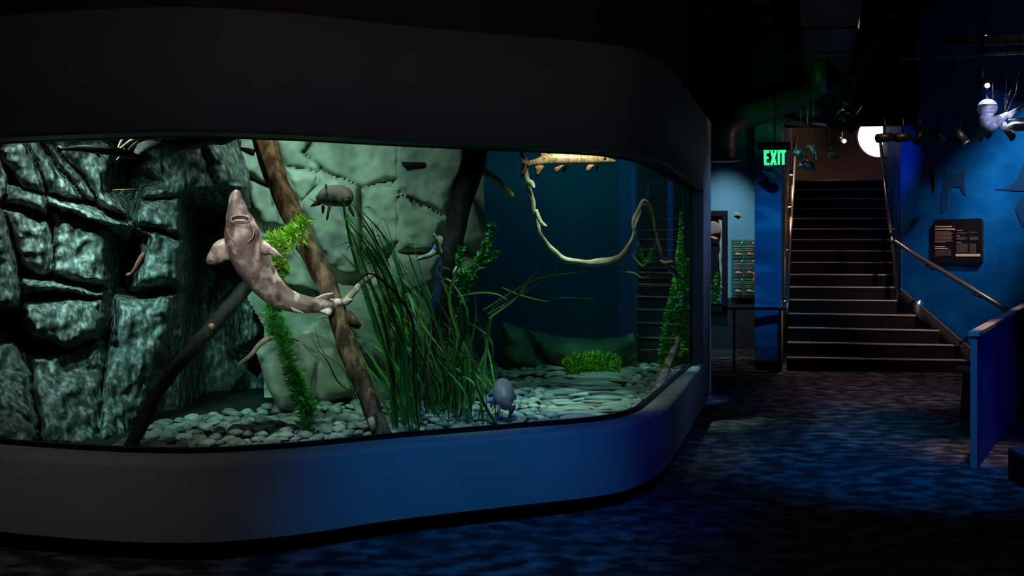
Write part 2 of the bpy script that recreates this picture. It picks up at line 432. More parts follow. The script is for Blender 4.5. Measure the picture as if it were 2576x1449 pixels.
backq('back_strip', bx(1679), bx(1693), M_bluestrip, 1.35, 2.25)  # blue strip added as part of the refracted stair view
backq('back_strip', bx(1679), bx(1693), M_cornerDk, .4, 1.35)
backq('end_panel', bx(1693), 1.72, M_cornerDk)
# upper set-back wall
up = inset(O[12:], .22) + inset(pier, .22)
struct(ribbon('wall_upper', at(up, 2.80), at(up, 4.85), M_upper), 'dark brown wall rising behind the top of the aquarium')

# water body: absorbing volume behind the pane
w = bpy.data.materials.new('tank_water'); w.use_nodes = True
nt = w.node_tree; nt.nodes.remove(nt.nodes['Principled BSDF'])
va = nt.nodes.new('ShaderNodeVolumeAbsorption'); va.inputs['Color'].default_value = (.15, .82, .76, 1); va.inputs['Density'].default_value = .25
nt.links.new(va.outputs[0], nt.nodes['Material Output'].inputs['Volume'])
Gw = inset(G, .06)
wl = [Vector((-4.1, 9.6, 0)), Vector((1.72, 9.6, 0))]
ring = [wl[0]] + [p for p in Gw if p.x > -4.15] + [wl[1]]
k = len(ring)
wv = at(ring, .43) + at(ring, 3.1)
wf = [tuple(reversed(range(k))), tuple(range(k, 2 * k))] + [(i, (i + 1) % k, k + (i + 1) % k, k + i) for i in range(k)]
tag(add('water', wv, wf, w, None, False), 'green-tinted clear water filling the aquarium tank', 'water', kind='stuff')

# ================================================================== ROCKS
def seg_d(p, a, b):
    ab = (b[0] - a[0], b[1] - a[1]); l = ab[0] ** 2 + ab[1] ** 2
    t = max(0, min(1, ((p[0] - a[0]) * ab[0] + (p[1] - a[1]) * ab[1]) / l)) if l else 0
    q = (a[0] + ab[0] * t, a[1] + ab[1] * t)
    return math.hypot(p[0] - q[0], p[1] - q[1]), q
def inside(p, poly):
    r = False; j = len(poly) - 1
    for i in range(len(poly)):
        if (poly[i][1] > p[1]) != (poly[j][1] > p[1]) and p[0] < (poly[j][0] - poly[i][0]) * (p[1] - poly[i][1]) / (poly[j][1] - poly[i][1]) + poly[i][0]: r = not r
        j = i
    return r
def rock_block(name, pix, Yf, m, parent, T=.16, wr=.035, amp=.03, res=.022, seed=0, tilt=(0, 0), fine=.35, grow=1.03, rid=.25):
    """stone block whose face follows the pixel outline, standing at depth Yf(px,py)"""
    W = []
    for i in range(len(pix)):
        a, b = pix[i], pix[(i + 1) % len(pix)]
        for t in (0, .5):
            q = (a[0] + (b[0] - a[0]) * t, a[1] + (b[1] - a[1]) * t)
            y = Yf(*q); w_ = P(q[0], q[1], y); W.append((w_.x, w_.z, y))
    cx0 = sum(a for a, _, _ in W) / len(W); cz0 = sum(b for _, b, _ in W) / len(W)
    poly = [(cx0 + (a - cx0) * grow, cz0 + (b - cz0) * grow) for a, b, _ in W]
    poly = [(a + .012 * noise.noise(Vector((a * 9, b * 9, seed))), b + .012 * noise.noise(Vector((a * 9, b * 9, seed + 9)))) for a, b in poly]
    x0 = min(p[0] for p in poly); x1 = max(p[0] for p in poly); z0 = min(p[1] for p in poly); z1 = max(p[1] for p in poly)
    nx = int((x1 - x0) / res) + 2; nz = int((z1 - z0) / res) + 2
    # plane fit through outline depths
    mx = sum(a for a, _, _ in W) / len(W); mz = sum(b for _, b, _ in W) / len(W); my = sum(c for _, _, c in W) / len(W)
    sxx = sum((a - mx) ** 2 for a, _, _ in W); szz = sum((b - mz) ** 2 for _, b, _ in W); sxz = sum((a - mx) * (b - mz) for a, b, _ in W)
    sxy = sum((a - mx) * (c - my) for a, _, c in W); szy = sum((b - mz) * (c - my) for _, b, c in W)
    det = sxx * szz - sxz ** 2 or 1e-6
    ga = (sxy * szz - szy * sxz) / det + tilt[0]; gb = (szy * sxx - sxy * sxz) / det + tilt[1]
    idx = {}; v = []; f = []; edge = []
    def vert(i, j):
        if (i, j) in idx: return idx[(i, j)]
        x = x0 + (i - .5) * res; z = z0 + (j - .5) * res
        best = (9, None)
        for k_ in range(len(poly)):
            d = seg_d((x, z), poly[k_], poly[(k_ + 1) % len(poly)])
            if d[0] < best[0]: best = d
        if not inside((x, z), poly):
            x, z = best[1]; d = 0
        else: d = best[0]
        h = T * (1 - math.exp(-d / wr))
        q = Vector((x * 2.6, z * 2.6, seed * 3.1))
        nn = noise.fractal(q, 1., 2.1, 5) * amp + (noise.ridged_multi_fractal(q * .9, .9, 2.1, 5, 1., 2.) - 1.2) * amp * rid + noise.noise(q * 6) * amp * fine
        y = my + ga * (x - mx) + gb * (z - mz) - h - nn * min(1, d / .05 + .3)
        idx[(i, j)] = len(v); v.append(Vector((x, y, z))); return idx[(i, j)]
    ok = lambda i, j: inside((x0 + (i - .5) * res, z0 + (j - .5) * res), poly)
    grid = [[ok(i, j) for j in range(nz + 1)] for i in range(nx + 1)]
    for i in range(nx):
        for j in range(nz):
            if grid[i][j] or grid[i + 1][j] or grid[i][j + 1] or grid[i + 1][j + 1]:
                f.append((vert(i, j), vert(i + 1, j), vert(i + 1, j + 1), vert(i, j + 1)))
    # rim back into the wall, so the block has thickness
    cnt = {}
    for q in f:
        for a, b in zip(q, q[1:] + q[:1]): cnt[(a, b)] = 1
    back = {}
    for (a, b) in list(cnt):
        if (b, a) not in cnt:
            for q in (a, b):
                if q not in back:
                    back[q] = len(v); v.append(v[q] + Vector((0, .14, 0)))
            f.append((b, a, back[a], back[b]))
    return add(name, v, f, m, parent, True)

def rock_sheet(parent, blocks, Yf, x0, x1, y0, y1, st, m, rec, wpx, amp, rid, cav, gap, seed=0, keep=None, warp=6., tl=.03, freq=1.):
    """continuous rock face: slabs follow the outlines, cracks and clefts sink back between them"""
    rr = random.Random(seed)
    xs = np.arange(x0, x1 + .1, st); ys = np.arange(y0, y1 + .1, st)
    nx, ny = len(xs), len(ys)
    PX, PY = np.meshgrid(xs, ys, indexing='ij')
    WX = np.array([[noise.noise(Vector((x * .02, y * .02, seed))) + .6 * noise.noise(Vector((x * .06, y * .06, seed + 4))) for y in ys] for x in xs]) * warp + PX
    WY = np.array([[noise.noise(Vector((x * .02, y * .02, seed + 9))) + .6 * noise.noise(Vector((x * .06, y * .06, seed + 7))) for y in ys] for x in xs]) * warp + PY
    best = np.full(PX.shape, -1e9); idx = np.zeros(PX.shape, int)
    for b, poly in enumerate([q[0] for q in blocks]):
        ins = np.zeros(PX.shape, bool); dist = np.full(PX.shape, 1e9)
        for i in range(len(poly)):
            (ax, ay), (bx_, by) = poly[i], poly[(i + 1) % len(poly)]
            if ay != by:
                c = (ay > WY) != (by > WY)
                ins ^= c & (WX < (bx_ - ax) * (WY - ay) / (by - ay) + ax)
            L2 = (bx_ - ax) ** 2 + (by - ay) ** 2 or 1e-9
            t = np.clip(((WX - ax) * (bx_ - ax) + (WY - ay) * (by - ay)) / L2, 0, 1)
            dist = np.minimum(dist, np.hypot(WX - ax - t * (bx_ - ax), WY - ay - t * (by - ay)))
        sd = np.where(ins, dist, -dist)
        up_ = sd > best; best = np.where(up_, sd, best); idx = np.where(up_, b, idx)
    cen = [(sum(q[0] for q in p) / len(p), sum(q[1] for q in p) / len(p)) for p in [q[0] for q in blocks]]
    til = [(rr.uniform(-tl, tl), rr.uniform(-tl * .3, tl * 1.2)) for _ in blocks]
    V = [[None] * ny for _ in range(nx)]
    for i in range(nx):
        for j in range(ny):
            px, py, b, sd = xs[i], ys[j], idx[i, j], best[i, j]
            r = rec * math.exp(-sd / wpx) if sd > 0 else rec + (cav - rec) * min(1, -sd / gap) ** .7
            tx, tz = til[b]
            if len(blocks[b]) > 2: tz = blocks[b][2]
            y = Yf(px, py) + blocks[b][1] + tx * (px - cen[b][0]) / 100 - tz * (py - cen[b][1]) / 100 + r
            p = P(px, py, y); q = Vector((p.x * 2.6 * freq, p.z * 2.6 * freq, seed * 3.1 + b * .7))
            k_ = min(1, max(.15, sd / 12))
            y -= (noise.fractal(q, 1., 2.1, 5) * amp + (noise.ridged_multi_fractal(q * 1.3, .9, 2.1, 6, 1., 2.) - 1.2) * amp * rid + noise.noise(q * 7) * amp * .35) * k_
            V[i][j] = P(px, py, y)
    groups = {}
    for i in range(nx - 1):
        for j in range(ny - 1):
            if keep and not keep(xs[i], ys[j]): continue
            k_ = idx[i, j] if best[i, j] > -3 else -1
            groups.setdefault(k_, []).append((i, j))
    for k_, cells_ in groups.items():
        mp_ = {}; v = []; f = []
        def vi(i, j):
            if (i, j) not in mp_: mp_[(i, j)] = len(v); v.append(V[i][j])
            return mp_[(i, j)]
        for i, j in cells_: f.append((vi(i, j), vi(i, j + 1), vi(i + 1, j + 1), vi(i + 1, j)))
        add('rock_slab' if k_ >= 0 else 'rock_cleft', v, f, m, parent, True)

zL = lambda pts: [(x / 3.623, 320 + y / 3.623) for x, y in pts]
zL2 = lambda pts: [(x / 3.22, 700 + y / 3.22) for x, y in pts]
zC = lambda pts: [(500 + x / 2.898, 330 + y / 2.898) for x, y in pts]
zD = lambda pts: [(1000 + x / 3.622, 350 + y / 3.622) for x, y in pts]
zE = lambda pts: [(600 + x / 2.898, 650 + y / 2.898) for x, y in pts]
leftY = lambda px, py: 6.05 + max(px, -60) * .00165 - (py - 700) * .00025
rwl = thing('rock_face', 'dark craggy rock wall of stacked slabs beside the leaning black log', 'rock wall', (-2.4, 6.4, .42))
LB = [
 (zL([(20, 200), (200, 120), (300, 260), (400, 500), (400, 600), (250, 560), (180, 500), (60, 330)]), .02),
 (zL([(215, 110), (330, 110), (420, 270), (540, 380), (640, 520), (740, 640), (620, 650), (440, 600), (410, 490), (310, 280)]), .05),
 (zL([(400, 120), (480, 150), (590, 270), (700, 360), (820, 540), (890, 660), (860, 680), (740, 620), (570, 400), (450, 260)]), .20),
 (zL([(490, 110), (1000, 100), (1060, 190), (1000, 330), (960, 480), (960, 600), (1060, 680), (1130, 780), (1140, 800), (1000, 740), (900, 690), (835, 520), (710, 370), (520, 220)]), .06),
 (zL([(70, 530), (180, 540), (410, 620), (430, 700), (420, 780), (250, 730), (60, 690)]), .0),
 (zL([(430, 635), (720, 715), (920, 790), (1180, 895), (1040, 880), (960, 880), (800, 845), (560, 750), (450, 690)]), -.06),
 (zL([(-60, 300), (0, 330), (65, 480), (60, 620), (0, 690), (-60, 690)]), .05),
 (zL([(50, 765), (200, 770), (420, 880), (440, 900), (480, 1050), (490, 1320), (400, 1350), (220, 1260), (150, 1080), (100, 900)]), .05),
 (zL([(480, 745), (650, 790), (960, 890), (970, 1000), (950, 1440), (760, 1420), (500, 1330), (490, 1000)]), .12),
 (zL([(-60, 700), (0, 700), (40, 770), (110, 1100), (165, 1449), (160, 1640), (-60, 1640)]), -.02),
 (zL([(1240, 150), (1830, 130), (1900, 330), (2010, 560), (2070, 700), (2000, 740), (1700, 640), (1300, 640), (1320, 560), (1480, 500), (1340, 370), (1400, 290)]), .28),
 (zL([(1300, 680), (1640, 650), (1650, 985), (1480, 940), (1260, 890), (1240, 850)]), .18),
 (zL([(1260, 920), (1480, 975), (1660, 1050), (1640, 1430), (1230, 1440), (1330, 1160), (1340, 1000)]), .22),
 (zL([(1840, 120), (1960, 120), (2080, 330), (2260, 560), (2275, 800), (2160, 900), (2060, 690), (1900, 400)]), .22),
 (zL2([(180, 0), (440, 40), (830, 130), (820, 145), (420, 100), (200, 120)]), .0),
 (zL2([(200, 180), (440, 160), (830, 160), (840, 330), (760, 480), (560, 570), (280, 460), (200, 340)]), .06),
 (zL2([(960, 170), (1080, 200), (1200, 160), (1410, 140), (1350, 500), (1210, 780), (1200, 930), (1060, 1330), (800, 1330), (820, 1180), (870, 700), (940, 560)]), .12),
 (zL2([(-60, 460), (0, 480), (120, 570), (235, 760), (235, 950), (285, 1110), (280, 1420), (-60, 1420)]), -.04),
 (zL2([(260, 640), (560, 600), (800, 540), (850, 640), (780, 1380), (340, 1380), (310, 1100), (255, 900)]), .16),
 (zL2([(1960, 200), (2080, 200), (2110, 470), (2060, 560), (1970, 520)]), .45),
 (zL2([(1420, 160), (1700, 150), (1900, 700), (1850, 1080), (1500, 1160), (1260, 1160), (1300, 800), (1390, 500)]), .62),
]
LB = [(p, d * .6) + ((.12,) if i == 5 else (.08,) if i in (4, 14) else ()) for i, (p, d) in enumerate(LB[:-1])] + [([(-420, 270), (-75, 280), (-70, 690), (-420, 700)], .05), ([(-420, 715), (-70, 705), (-72, 1200), (-420, 1200)], .0)]
xb = lambda b: 628 if b < 500 else 628 + (b - 500) * .07 if b < 740 else min(692, 645 + (b - 740) * .6)
rock_sheet(rwl, LB, lambda a, b: leftY(a, b) + max(0, -60 - a) * .004 + .02 + max(0, a - 600) ** 2 * .0002 * (b < 520) - max(0, b - 930) * .0013 * max(0, min(1, (330 - a) / 80)) + .45 * max(0, min(1, (a - 450) / 60)) * max(0, min(1, (b - 470) / 60)), -380, 704, 300, 1172, 4.0, M_rockL, .10, 7, .042, .55, .62, 48, seed=3, keep=lambda a, b: a < xb(b))
backY = lambda px, py: 8.25 - (py - 380) * .0004 - abs(px - 900) * .0006
rwr = thing('rock_face', 'pale grey-green cracked rock face behind the eelgrass and the brown log', 'rock wall', (-1.0, 8.2, .42))
RB = [
 (zC([(120, 30), (410, 30), (480, 260), (520, 400), (300, 285), (235, 230), (170, 120)]), -.10),
 (zC([(340, 320), (525, 415), (600, 640), (640, 700), (480, 690), (370, 520), (360, 400)]), -.05),
 (zC([(545, 30), (830, 50), (750, 150), (870, 240), (870, 295), (640, 250)]), .05),
 (zC([(640, 265), (865, 310), (870, 390), (745, 510), (690, 400)]), .0),
 (zC([(880, 312), (1160, 392), (1170, 700), (1170, 1080), (1060, 1060), (940, 980), (760, 570), (755, 520), (880, 400)]), -.12),
 (zC([(830, 40), (1460, 60), (1460, 345), (1350, 350), (1200, 420), (1000, 320), (930, 280), (765, 160)]), .12),
 (zC([(1175, 425), (1300, 400), (1460, 420), (1460, 800), (1300, 905), (1175, 900)]), .0),
 (zC([(640, 820), (760, 960), (890, 1190), (640, 1130), (520, 1080), (480, 950), (500, 800)]), -.20),
 (zD([(5, 10), (620, 30), (600, 260), (510, 420), (480, 560), (420, 660), (250, 590), (60, 510), (5, 440)]), -.02),
 (zD([(5, 500), (200, 645), (410, 740), (370, 880), (330, 1010), (5, 1020)]), -.10),
 (zD([(5, 1050), (370, 1070), (330, 1300), (160, 1390), (5, 1400)]), -.12),
 (zD([(640, 520), (700, 560), (760, 700), (810, 900), (760, 1010), (620, 960), (560, 1000), (620, 760)]), -.25),
 (zE([(400, 590), (520, 560), (720, 640), (830, 900), (840, 960), (760, 1010), (600, 1060), (540, 1000), (560, 760)]), -.75),
 (zE([(120, 660), (300, 620), (420, 640), (540, 760), (530, 1000), (520, 1100), (300, 1120), (200, 900)]), -.95),
 (zE([(700, 260), (1000, 290), (1160, 420), (1190, 640), (1100, 800), (900, 700), (800, 480)]), -.3),
]
for i in (12, 13):
    rock_block('rock_slab', RB[i][0], lambda a, b, d=RB[i][1]: backY(a, b) + d, M_rockR, rwr, T=.10, wr=.03, amp=.03, seed=40 + i, rid=.4)
rock_sheet(rwr, RB[:12] + RB[14:], lambda a, b: backY(a, b) - .05, 520, 1220, 316, 1000, 4.5, M_rockR, .055, 5, .026, .5, .13, 14, seed=8, warp=4., tl=.015, freq=.8,
           keep=lambda a, b: a > xb(b) - (90 if b < 420 else 30) and a < (1216 if b < 640 else 1216 - (b - 640) * 1.1 if b < 720 else 1128))
for x0, x1, y0, y1 in ((1010, 1068, 407, 418), (1111, 1156, 412, 426)):
    a = P(x0, y0, 8.05); b = P(x1, y1, 8.05)
    MB().prism([a, Vector((b.x, a.y, a.z - .004)), b, Vector((a.x + .01, a.y, b.z))], (0, .3, 0)).build('overflow_slot', M_blackm, rwr)
lowY = 9.1
rb = thing('boulder', 'low green boulder at the back of the pebble bed beneath the hanging branch', 'rock', P(1420, 915, lowY))
rock_block('boulder_mass', [(1265, 815), (1320, 832), (1350, 900), (1400, 930), (1262, 930)], lambda a, b: lowY + .1, M_boulder, rb, T=.16, wr=.05, amp=.06, seed=80, rid=.7)
rock_block('boulder_mass', [(1335, 835), (1420, 852), (1500, 858), (1560, 852), (1592, 842), (1606, 930), (1400, 932), (1362, 890)], lambda a, b: lowY + .12, M_boulder, rb, T=.16, wr=.05, amp=.06, seed=81, rid=.7)

# ================================================================== PEBBLES
def pebble_mesh(i):
    bm = bmesh.new(); bmesh.ops.create_icosphere(bm, subdivisions=3, radius=1)
    rr = random.Random(i); s = (rr.uniform(.85, 1.15), rr.uniform(.7, .95), rr.uniform(.42, .6))
    for v_ in bm.verts:
        q = v_.co.copy(); d = 1 + .16 * noise.noise(q * 1.1 + Vector((i * 7, 0, 0))) + .05 * noise.noise(q * 2.6 + Vector((0, i * 5, 0)))
        v_.co = Vector((q.x * s[0], q.y * s[1], q.z * s[2])) * d
    me = bpy.data.meshes.new('pebble'); bm.to_mesh(me); bm.free()
    me.polygons.foreach_set('use_smooth', [True] * len(me.polygons)); me.materials.append(M_pebO)
    return me
PM = [pebble_mesh(i) for i in range(9)]
def glassY(x):
    for a, b in zip(G, G[1:]):
        if a.x <= x <= b.x: return a.y + (b.y - a.y) * (x - a.x) / max(1e-6, b.x - a.x)
    return 99
cand = []
rnd = random.Random(5)
cells = {}
tries = 0
while tries < 26000:
    tries += 1
    x = rnd.uniform(-2.3, 1.62); y = rnd.uniform(5.45, 9.5)
    if y < glassY(x) + .07: continue
    px = CX + F * x / y
    bed = 6.6 + max(0, (px - 560)) * .0042 if px < 1150 else 9.5
    if px < 620: bed = leftY(px, 1050) - .02
    if y > bed or px < 235 or px > 1760: continue
    smear = 1395 < px < 1575 and y > 6.45
    s = rnd.uniform(.034, .060) * (1.0 if y < 7.5 else 1.05)
    sx = s
    if smear:
        k_ = 1 - abs(px - 1485) / 95; sx = s * (1.6 + 2.6 * max(0, k_))  # lens stretch of the curved pane built into the pebble's shape
    ok = True
    key = (int(x / .2), int(y / .2))
    for i in (-2, -1, 0, 1, 2):
        for j in (-1, 0, 1):
            for (x2, y2, s2, sx2) in cells.get((key[0] + i, key[1] + j), ()):
                if ((x - x2) / (sx + sx2)) ** 2 + ((y - y2) / ((s + s2) * .86)) ** 2 < .58: ok = False; break
            if not ok: break
        if not ok: break
    if not ok: continue
    cells.setdefault(key, []).append((x, y, s, sx))
    cand.append((x, y, s, sx, smear))
vis = lambda q: 260 < CX + F * q[0] / q[1] < 1735
cand.sort(key=lambda q: (-(q[3] * q[2]) / q[1] ** 2 if vis(q) else 9))
rest_v, rest_f = [], []
for i, (x, y, s, sx, smear) in enumerate(cand):
    z = .475 + .03 * noise.noise(Vector((x * 2, y * 2, 0))) + rnd.uniform(-.012, .022)
    rz = rnd.uniform(-.25, .25) if smear else rnd.uniform(0, 6.28)
    Mx = Matrix.Translation((x, y, z)) @ Matrix.Rotation(rz, 4, 'Z') @ Matrix.Rotation(rnd.uniform(-.28, .28), 4, 'X') @ Matrix.Rotation(rnd.uniform(-.06, .06) if smear else rnd.uniform(-.28, .28), 4, 'Y') @ Matrix.Diagonal((sx, s, s, 1))
    me = PM[rnd.randrange(len(PM))]
    if i < 300:
        o = bpy.data.objects.new('pebble', me); C.objects.link(o); o.matrix_world = Mx
        if smear: tag(o, 'pale pebble built long to mimic the lens stretch of the curved pane', 'pebble', 'pebbles built long for the lens stretch of the pane')
        else: tag(o, 'smooth grey-green river pebble lying on the tank bed', 'pebble', 'pebbles on the tank bed')
    else:
        n0 = len(rest_v); rest_v += [Mx @ q.co for q in me.vertices]; rest_f += [tuple(n0 + k for k in p.vertices) for p in me.polygons]
tag(add('pebbles', rest_v, rest_f, M_pebI), 'smaller pebbles covering the far tank bed', 'pebbles', 'pebbles on the tank bed', 'stuff')

# ================================================================== WOOD
def knot(px, py, Y, r, d, m, parent, name='stub'):
    a = P(px, py, Y); b = a + Vector(d)
    return MB().tube([a, a.lerp(b, .5), b], [r * 1.25, r, r * .55], 10).build(name, m, parent, True)
lg = thing('driftwood_log', 'thick brown log leaning across the tank behind the sturgeon', 'log', P(960, 1095, 5.98))
loft('trunk', [(640, 300, 6.85, 27), (668, 360, 6.8, 27), (690, 430, 6.7, 27), (716, 500, 6.6, 26), (742, 560, 6.52, 25), (775, 625, 6.45, 25), (810, 690, 6.38, 25), (838, 755, 6.3, 24), (862, 830, 6.22, 24), (885, 900, 6.15, 23), (915, 975, 6.08, 23), (940, 1040, 6.02, 22), (972, 1120, 5.95, 24)], M_bark, lg, n=10, seg=28, wob=.012, ridge=.22)
knot(872, 796, 6.26, .036, (.085, -.05, -.06), M_bark, lg)
knot(936, 1055, 5.98, .022, (.012, -.05, -.05), M_cut, lg)['label'] = 'pale broken stub'
knot(640, 385, 6.78, .02, (-.09, -.02, .03), M_barkDk, lg)
dl = thing('driftwood_log', 'slim black log leaning from the pebbles up behind the sturgeon', 'log', P(330, 1118, 5.7))
loft('trunk', [(322, 1140, 5.66, 15), (345, 1090, 5.72, 16), (385, 1010, 5.82, 17), (425, 945, 5.92, 17), (480, 880, 6.05, 17), (535, 820, 6.18, 18), (590, 755, 6.32, 18), (650, 690, 6.46, 17), (680, 655, 6.52, 15)], M_barkDk, dl, n=8, seg=20, wob=.012, ridge=.2)
knot(532, 822, 6.06, .018, (.012, -.045, .01), M_cut, dl)['label'] = 'pale cut stub'
tr = thing('driftwood_log', 'broad black trunk standing in the eelgrass in front of the rock face', 'trunk', P(1110, 1010, 7.1))
loft('trunk', [(1205, 320, 7.0, 28), (1195, 390, 7.0, 28), (1180, 450, 7.0, 28), (1160, 510, 7.0, 28), (1146, 570, 7.0, 26), (1132, 640, 7.0, 25), (1118, 710, 7.02, 24), (1105, 790, 7.05, 24), (1100, 880, 7.08, 25), (1100, 960, 7.1, 27), (1100, 1040, 7.1, 30)], M_barkDk, tr, n=8, seg=24, wob=.012, ridge=.22)
knot(1148, 690, 6.86, .024, (.006, -.03, .05), M_cut, tr, 'stub')['label'] = 'pale cut stub'
loft('side_branch', [(1200, 415, 7.05, 10), (1222, 433, 7.1, 9), (1250, 455, 7.15, 8.5), (1275, 478, 7.2, 8), (1290, 494, 7.22, 6)], M_barkPale, tr, n=6, seg=12, wob=.006)['label'] = 'short pale side branch'
loft('root', [(1108, 600, 7.0, 9), (1098, 622, 6.95, 8), (1085, 640, 6.92, 7), (1060, 648, 6.9, 5), (1045, 655, 6.9, 2)], M_barkPale, tr, n=5, seg=10, wob=.012)
loft('root', [(1108, 640, 6.95, 6), (1098, 605, 6.9, 6), (1090, 588, 6.88, 3)], M_barkPale, tr, n=5, seg=10, wob=.012)
sn = thing('sunken_branch', 'short mossy branch resting against the rocks below the slim black log', 'branch', P(600, 918, 6.5))
loft('stem', [(598, 918, 6.5, 3), (612, 908, 6.5, 5), (635, 888, 6.52, 6), (660, 862, 6.55, 7), (690, 840, 6.6, 7)], M_root, sn, n=6, seg=10, wob=.012)
# hanging branch; its second arch is the pane's mirrored lens image, built solid
hb = thing('mirrored_branch', 'thin mossy branch and its lens-mirrored image built as one loop in the open dark water', 'branch', P(1330, 450, 7.3))
loft('stem', [(1302, 360, 7.3, 3.2), (1312, 395, 7.3, 4), (1322, 440, 7.3, 5.6), (1332, 480, 7.3, 6), (1346, 540, 7.3, 4.8), (1368, 595, 7.3, 4), (1398, 635, 7.3, 6.4), (1430, 655, 7.3, 8.8), (1480, 662, 7.3, 8.8), (1540, 655, 7.3, 8.8), (1565, 640, 7.32, 6.4), (1590, 600, 7.36, 4), (1605, 545, 7.4, 3.6), (1618, 514, 7.42, 3.6), (1634, 530, 7.46, 3.6), (1650, 580, 7.5, 4), (1665, 635, 7.55, 4.8), (1685, 670, 7.7, 6.4), (1700, 690, 7.85, 4.8)], M_root, hb, n=8, seg=12, wob=.02, ridge=.35)
for c in ([(1322, 395, 7.25, 2), (1326, 448, 7.25, 7), (1338, 462, 7.25, 8), (1345, 474, 7.22, 2)],
          [(1346, 528, 7.26, 5), (1358, 555, 7.25, 5), (1368, 566, 7.25, 5), (1376, 568, 7.24, 2)],
          [(1600, 590, 7.3, 3), (1592, 565, 7.3, 4), (1602, 535, 7.32, 5), (1619, 504, 7.34, 5.5), (1636, 522, 7.38, 5), (1648, 570, 7.42, 4), (1652, 590, 7.44, 1)],
          [(1660, 655, 7.5, 2), (1672, 664, 7.5, 5), (1690, 658, 7.55, 4), (1696, 660, 7.55, 1)]):
    loft('side_twig', c, M_root, hb, n=6, seg=9, wob=.010)
# driftwood hanging from the surface, top corner
dw = thing('driftwood_root', 'dark driftwood root with bleached tips hanging at the top of the window', 'driftwood', P(460, 352, 6.2))
loft('root_mass', [(330, 395, 6.1, 4), (350, 372, 6.1, 12), (385, 360, 6.12, 18), (430, 356, 6.15, 22), (490, 352, 6.18, 22), (540, 350, 6.2, 18), (590, 343, 6.2, 10), (620, 338, 6.2, 3)], M_drift, dw, n=6, seg=16, wob=.03, ridge=.3)
for c in ([(296, 372, 6.0, 2), (305, 355, 6.0, 3), (318, 340, 6.0, 3)], [(300, 374, 6.0, 2), (318, 362, 5.98, 3), (335, 350, 5.97, 4), (352, 342, 5.98, 3)],
          [(322, 380, 5.96, 1.5), (340, 362, 5.94, 4), (360, 352, 5.93, 4.5), (385, 349, 5.93, 4), (402, 356, 5.95, 2.5), (422, 364, 5.96, 1)],
          [(418, 354, 5.95, 1), (428, 348, 5.95, 3), (440, 346, 5.95, 3)], [(292, 402, 6.0, 1), (300, 394, 6.0, 2), (312, 376, 5.98, 2)]):
    loft('bleached_tip', c, M_driftp, dw, n=6, seg=8, wob=.006)
tw = thing('floating_twig', 'small yellow twig drifting in front of the dark rock cleft', 'twig', P(315, 483, 6.0))
loft('stem', [(283, 479, 5.95, 1), (300, 478, 5.95, 2.2), (320, 478, 5.95, 2), (340, 477, 5.95, 2.5), (352, 480, 5.95, .8)], M_leaf, tw, n=5, seg=8, wob=.004)
loft('stem', [(306, 478, 5.94, 1.5), (312, 484, 5.94, 2), (300, 489, 5.94, 1)], M_leaf, tw, n=4, seg=8)
loft('leaf', [(318, 493, 5.94, 1), (326, 492, 5.94, 3), (333, 490, 5.94, 1)], M_leaf, tw, n=4, seg=8)

# ================================================================== FISH
def eye(px, py, Y, r, parent):
    return MB().ball(P(px, py, Y), r, 12, 8).build('eye', M_eye, parent, True)
st = thing('sturgeon', 'large mottled sturgeon rising belly-out with its snout up', 'fish', P(620, 640, 6.0))
loft('body', [(593.5, 477, 5.86, 3), (594, 484, 5.86, 11, .75), (594, 498, 5.86, 16.5, .7), (596, 518, 5.87, 23, .66), (599, 543, 5.88, 31, .68), (606, 566, 5.89, 39, .72), (610, 590, 5.9, 45, .78), (613, 612, 5.92, 46, .85), (624, 640, 5.95, 45, .9), (640, 668, 5.98, 44, .9), (660, 700, 6.02, 40, .9), (690, 733, 6.06, 34, .9), (724, 755, 6.1, 28, .9), (768, 766, 6.15, 23, .9), (812, 768, 6.2, 18, .9), (846, 763, 6.24, 12.5, .9), (868, 757, 6.27, 10, .8), (885, 740, 6.29, 9, .5), (905, 717, 6.31, 7, .4), (926, 701, 6.33, 6, .35), (943, 690, 6.35, 5, .3), (958, 686, 6.36, 1, .3)], M_stur, st, n=8, seg=40, belly=(.72, 2.6), wob=.005)
zS = lambda pts, Ys: [(500 + x / 5.573, 460 + y / 5.573, Y) for (x, y), Y in zip(pts, Ys if isinstance(Ys, list) else [Ys] * len(pts))]
fin('pectoral_fin', zS([(420, 780), (340, 780), (250, 820), (180, 900), (100, 1080), (130, 1140), (210, 1160), (290, 1160), (370, 1115), (480, 1075), (520, 960)], [5.94, 5.92, 5.9, 5.88, 5.85, 5.85, 5.87, 5.9, 5.92, 5.95, 5.95]), M_sturfin, st, .02)
fin('pectoral_fin', zS([(800, 850), (865, 795), (960, 840), (1060, 920), (1175, 1030), (1160, 1055), (1100, 1005), (1000, 1010), (920, 1015), (820, 960)], [5.92, 5.9, 5.87, 5.84, 5.82, 5.82, 5.84, 5.87, 5.9, 5.93]), M_sturfin, st, .02)
fin('dorsal_fin', [(790, 752, 6.18), (800, 745, 6.18), (815, 739, 6.18), (838, 736, 6.18), (841, 741, 6.19), (832, 748, 6.2), (825, 755, 6.2)], M_sturfin2, st, .01)
fin('anal_fin', [(800, 780, 6.16), (806, 787, 6.15), (815, 791, 6.15), (826, 795, 6.14), (836, 789, 6.15), (836, 778, 6.17), (824, 772, 6.18)], M_sturfin2, st, .01)
fin('tail_lobe', [(858, 758, 6.24), (872, 748, 6.25), (886, 752, 6.24), (887, 757, 6.24), (876, 766, 6.24), (862, 770, 6.24)], M_sturfin2, st, .01)
fin('pelvic_fin', [(728, 772, 6.05), (745, 778, 6.03), (762, 786, 6.02), (768, 790, 6.02), (752, 788, 6.03), (735, 782, 6.04)], M_sturfin2, st, .008)
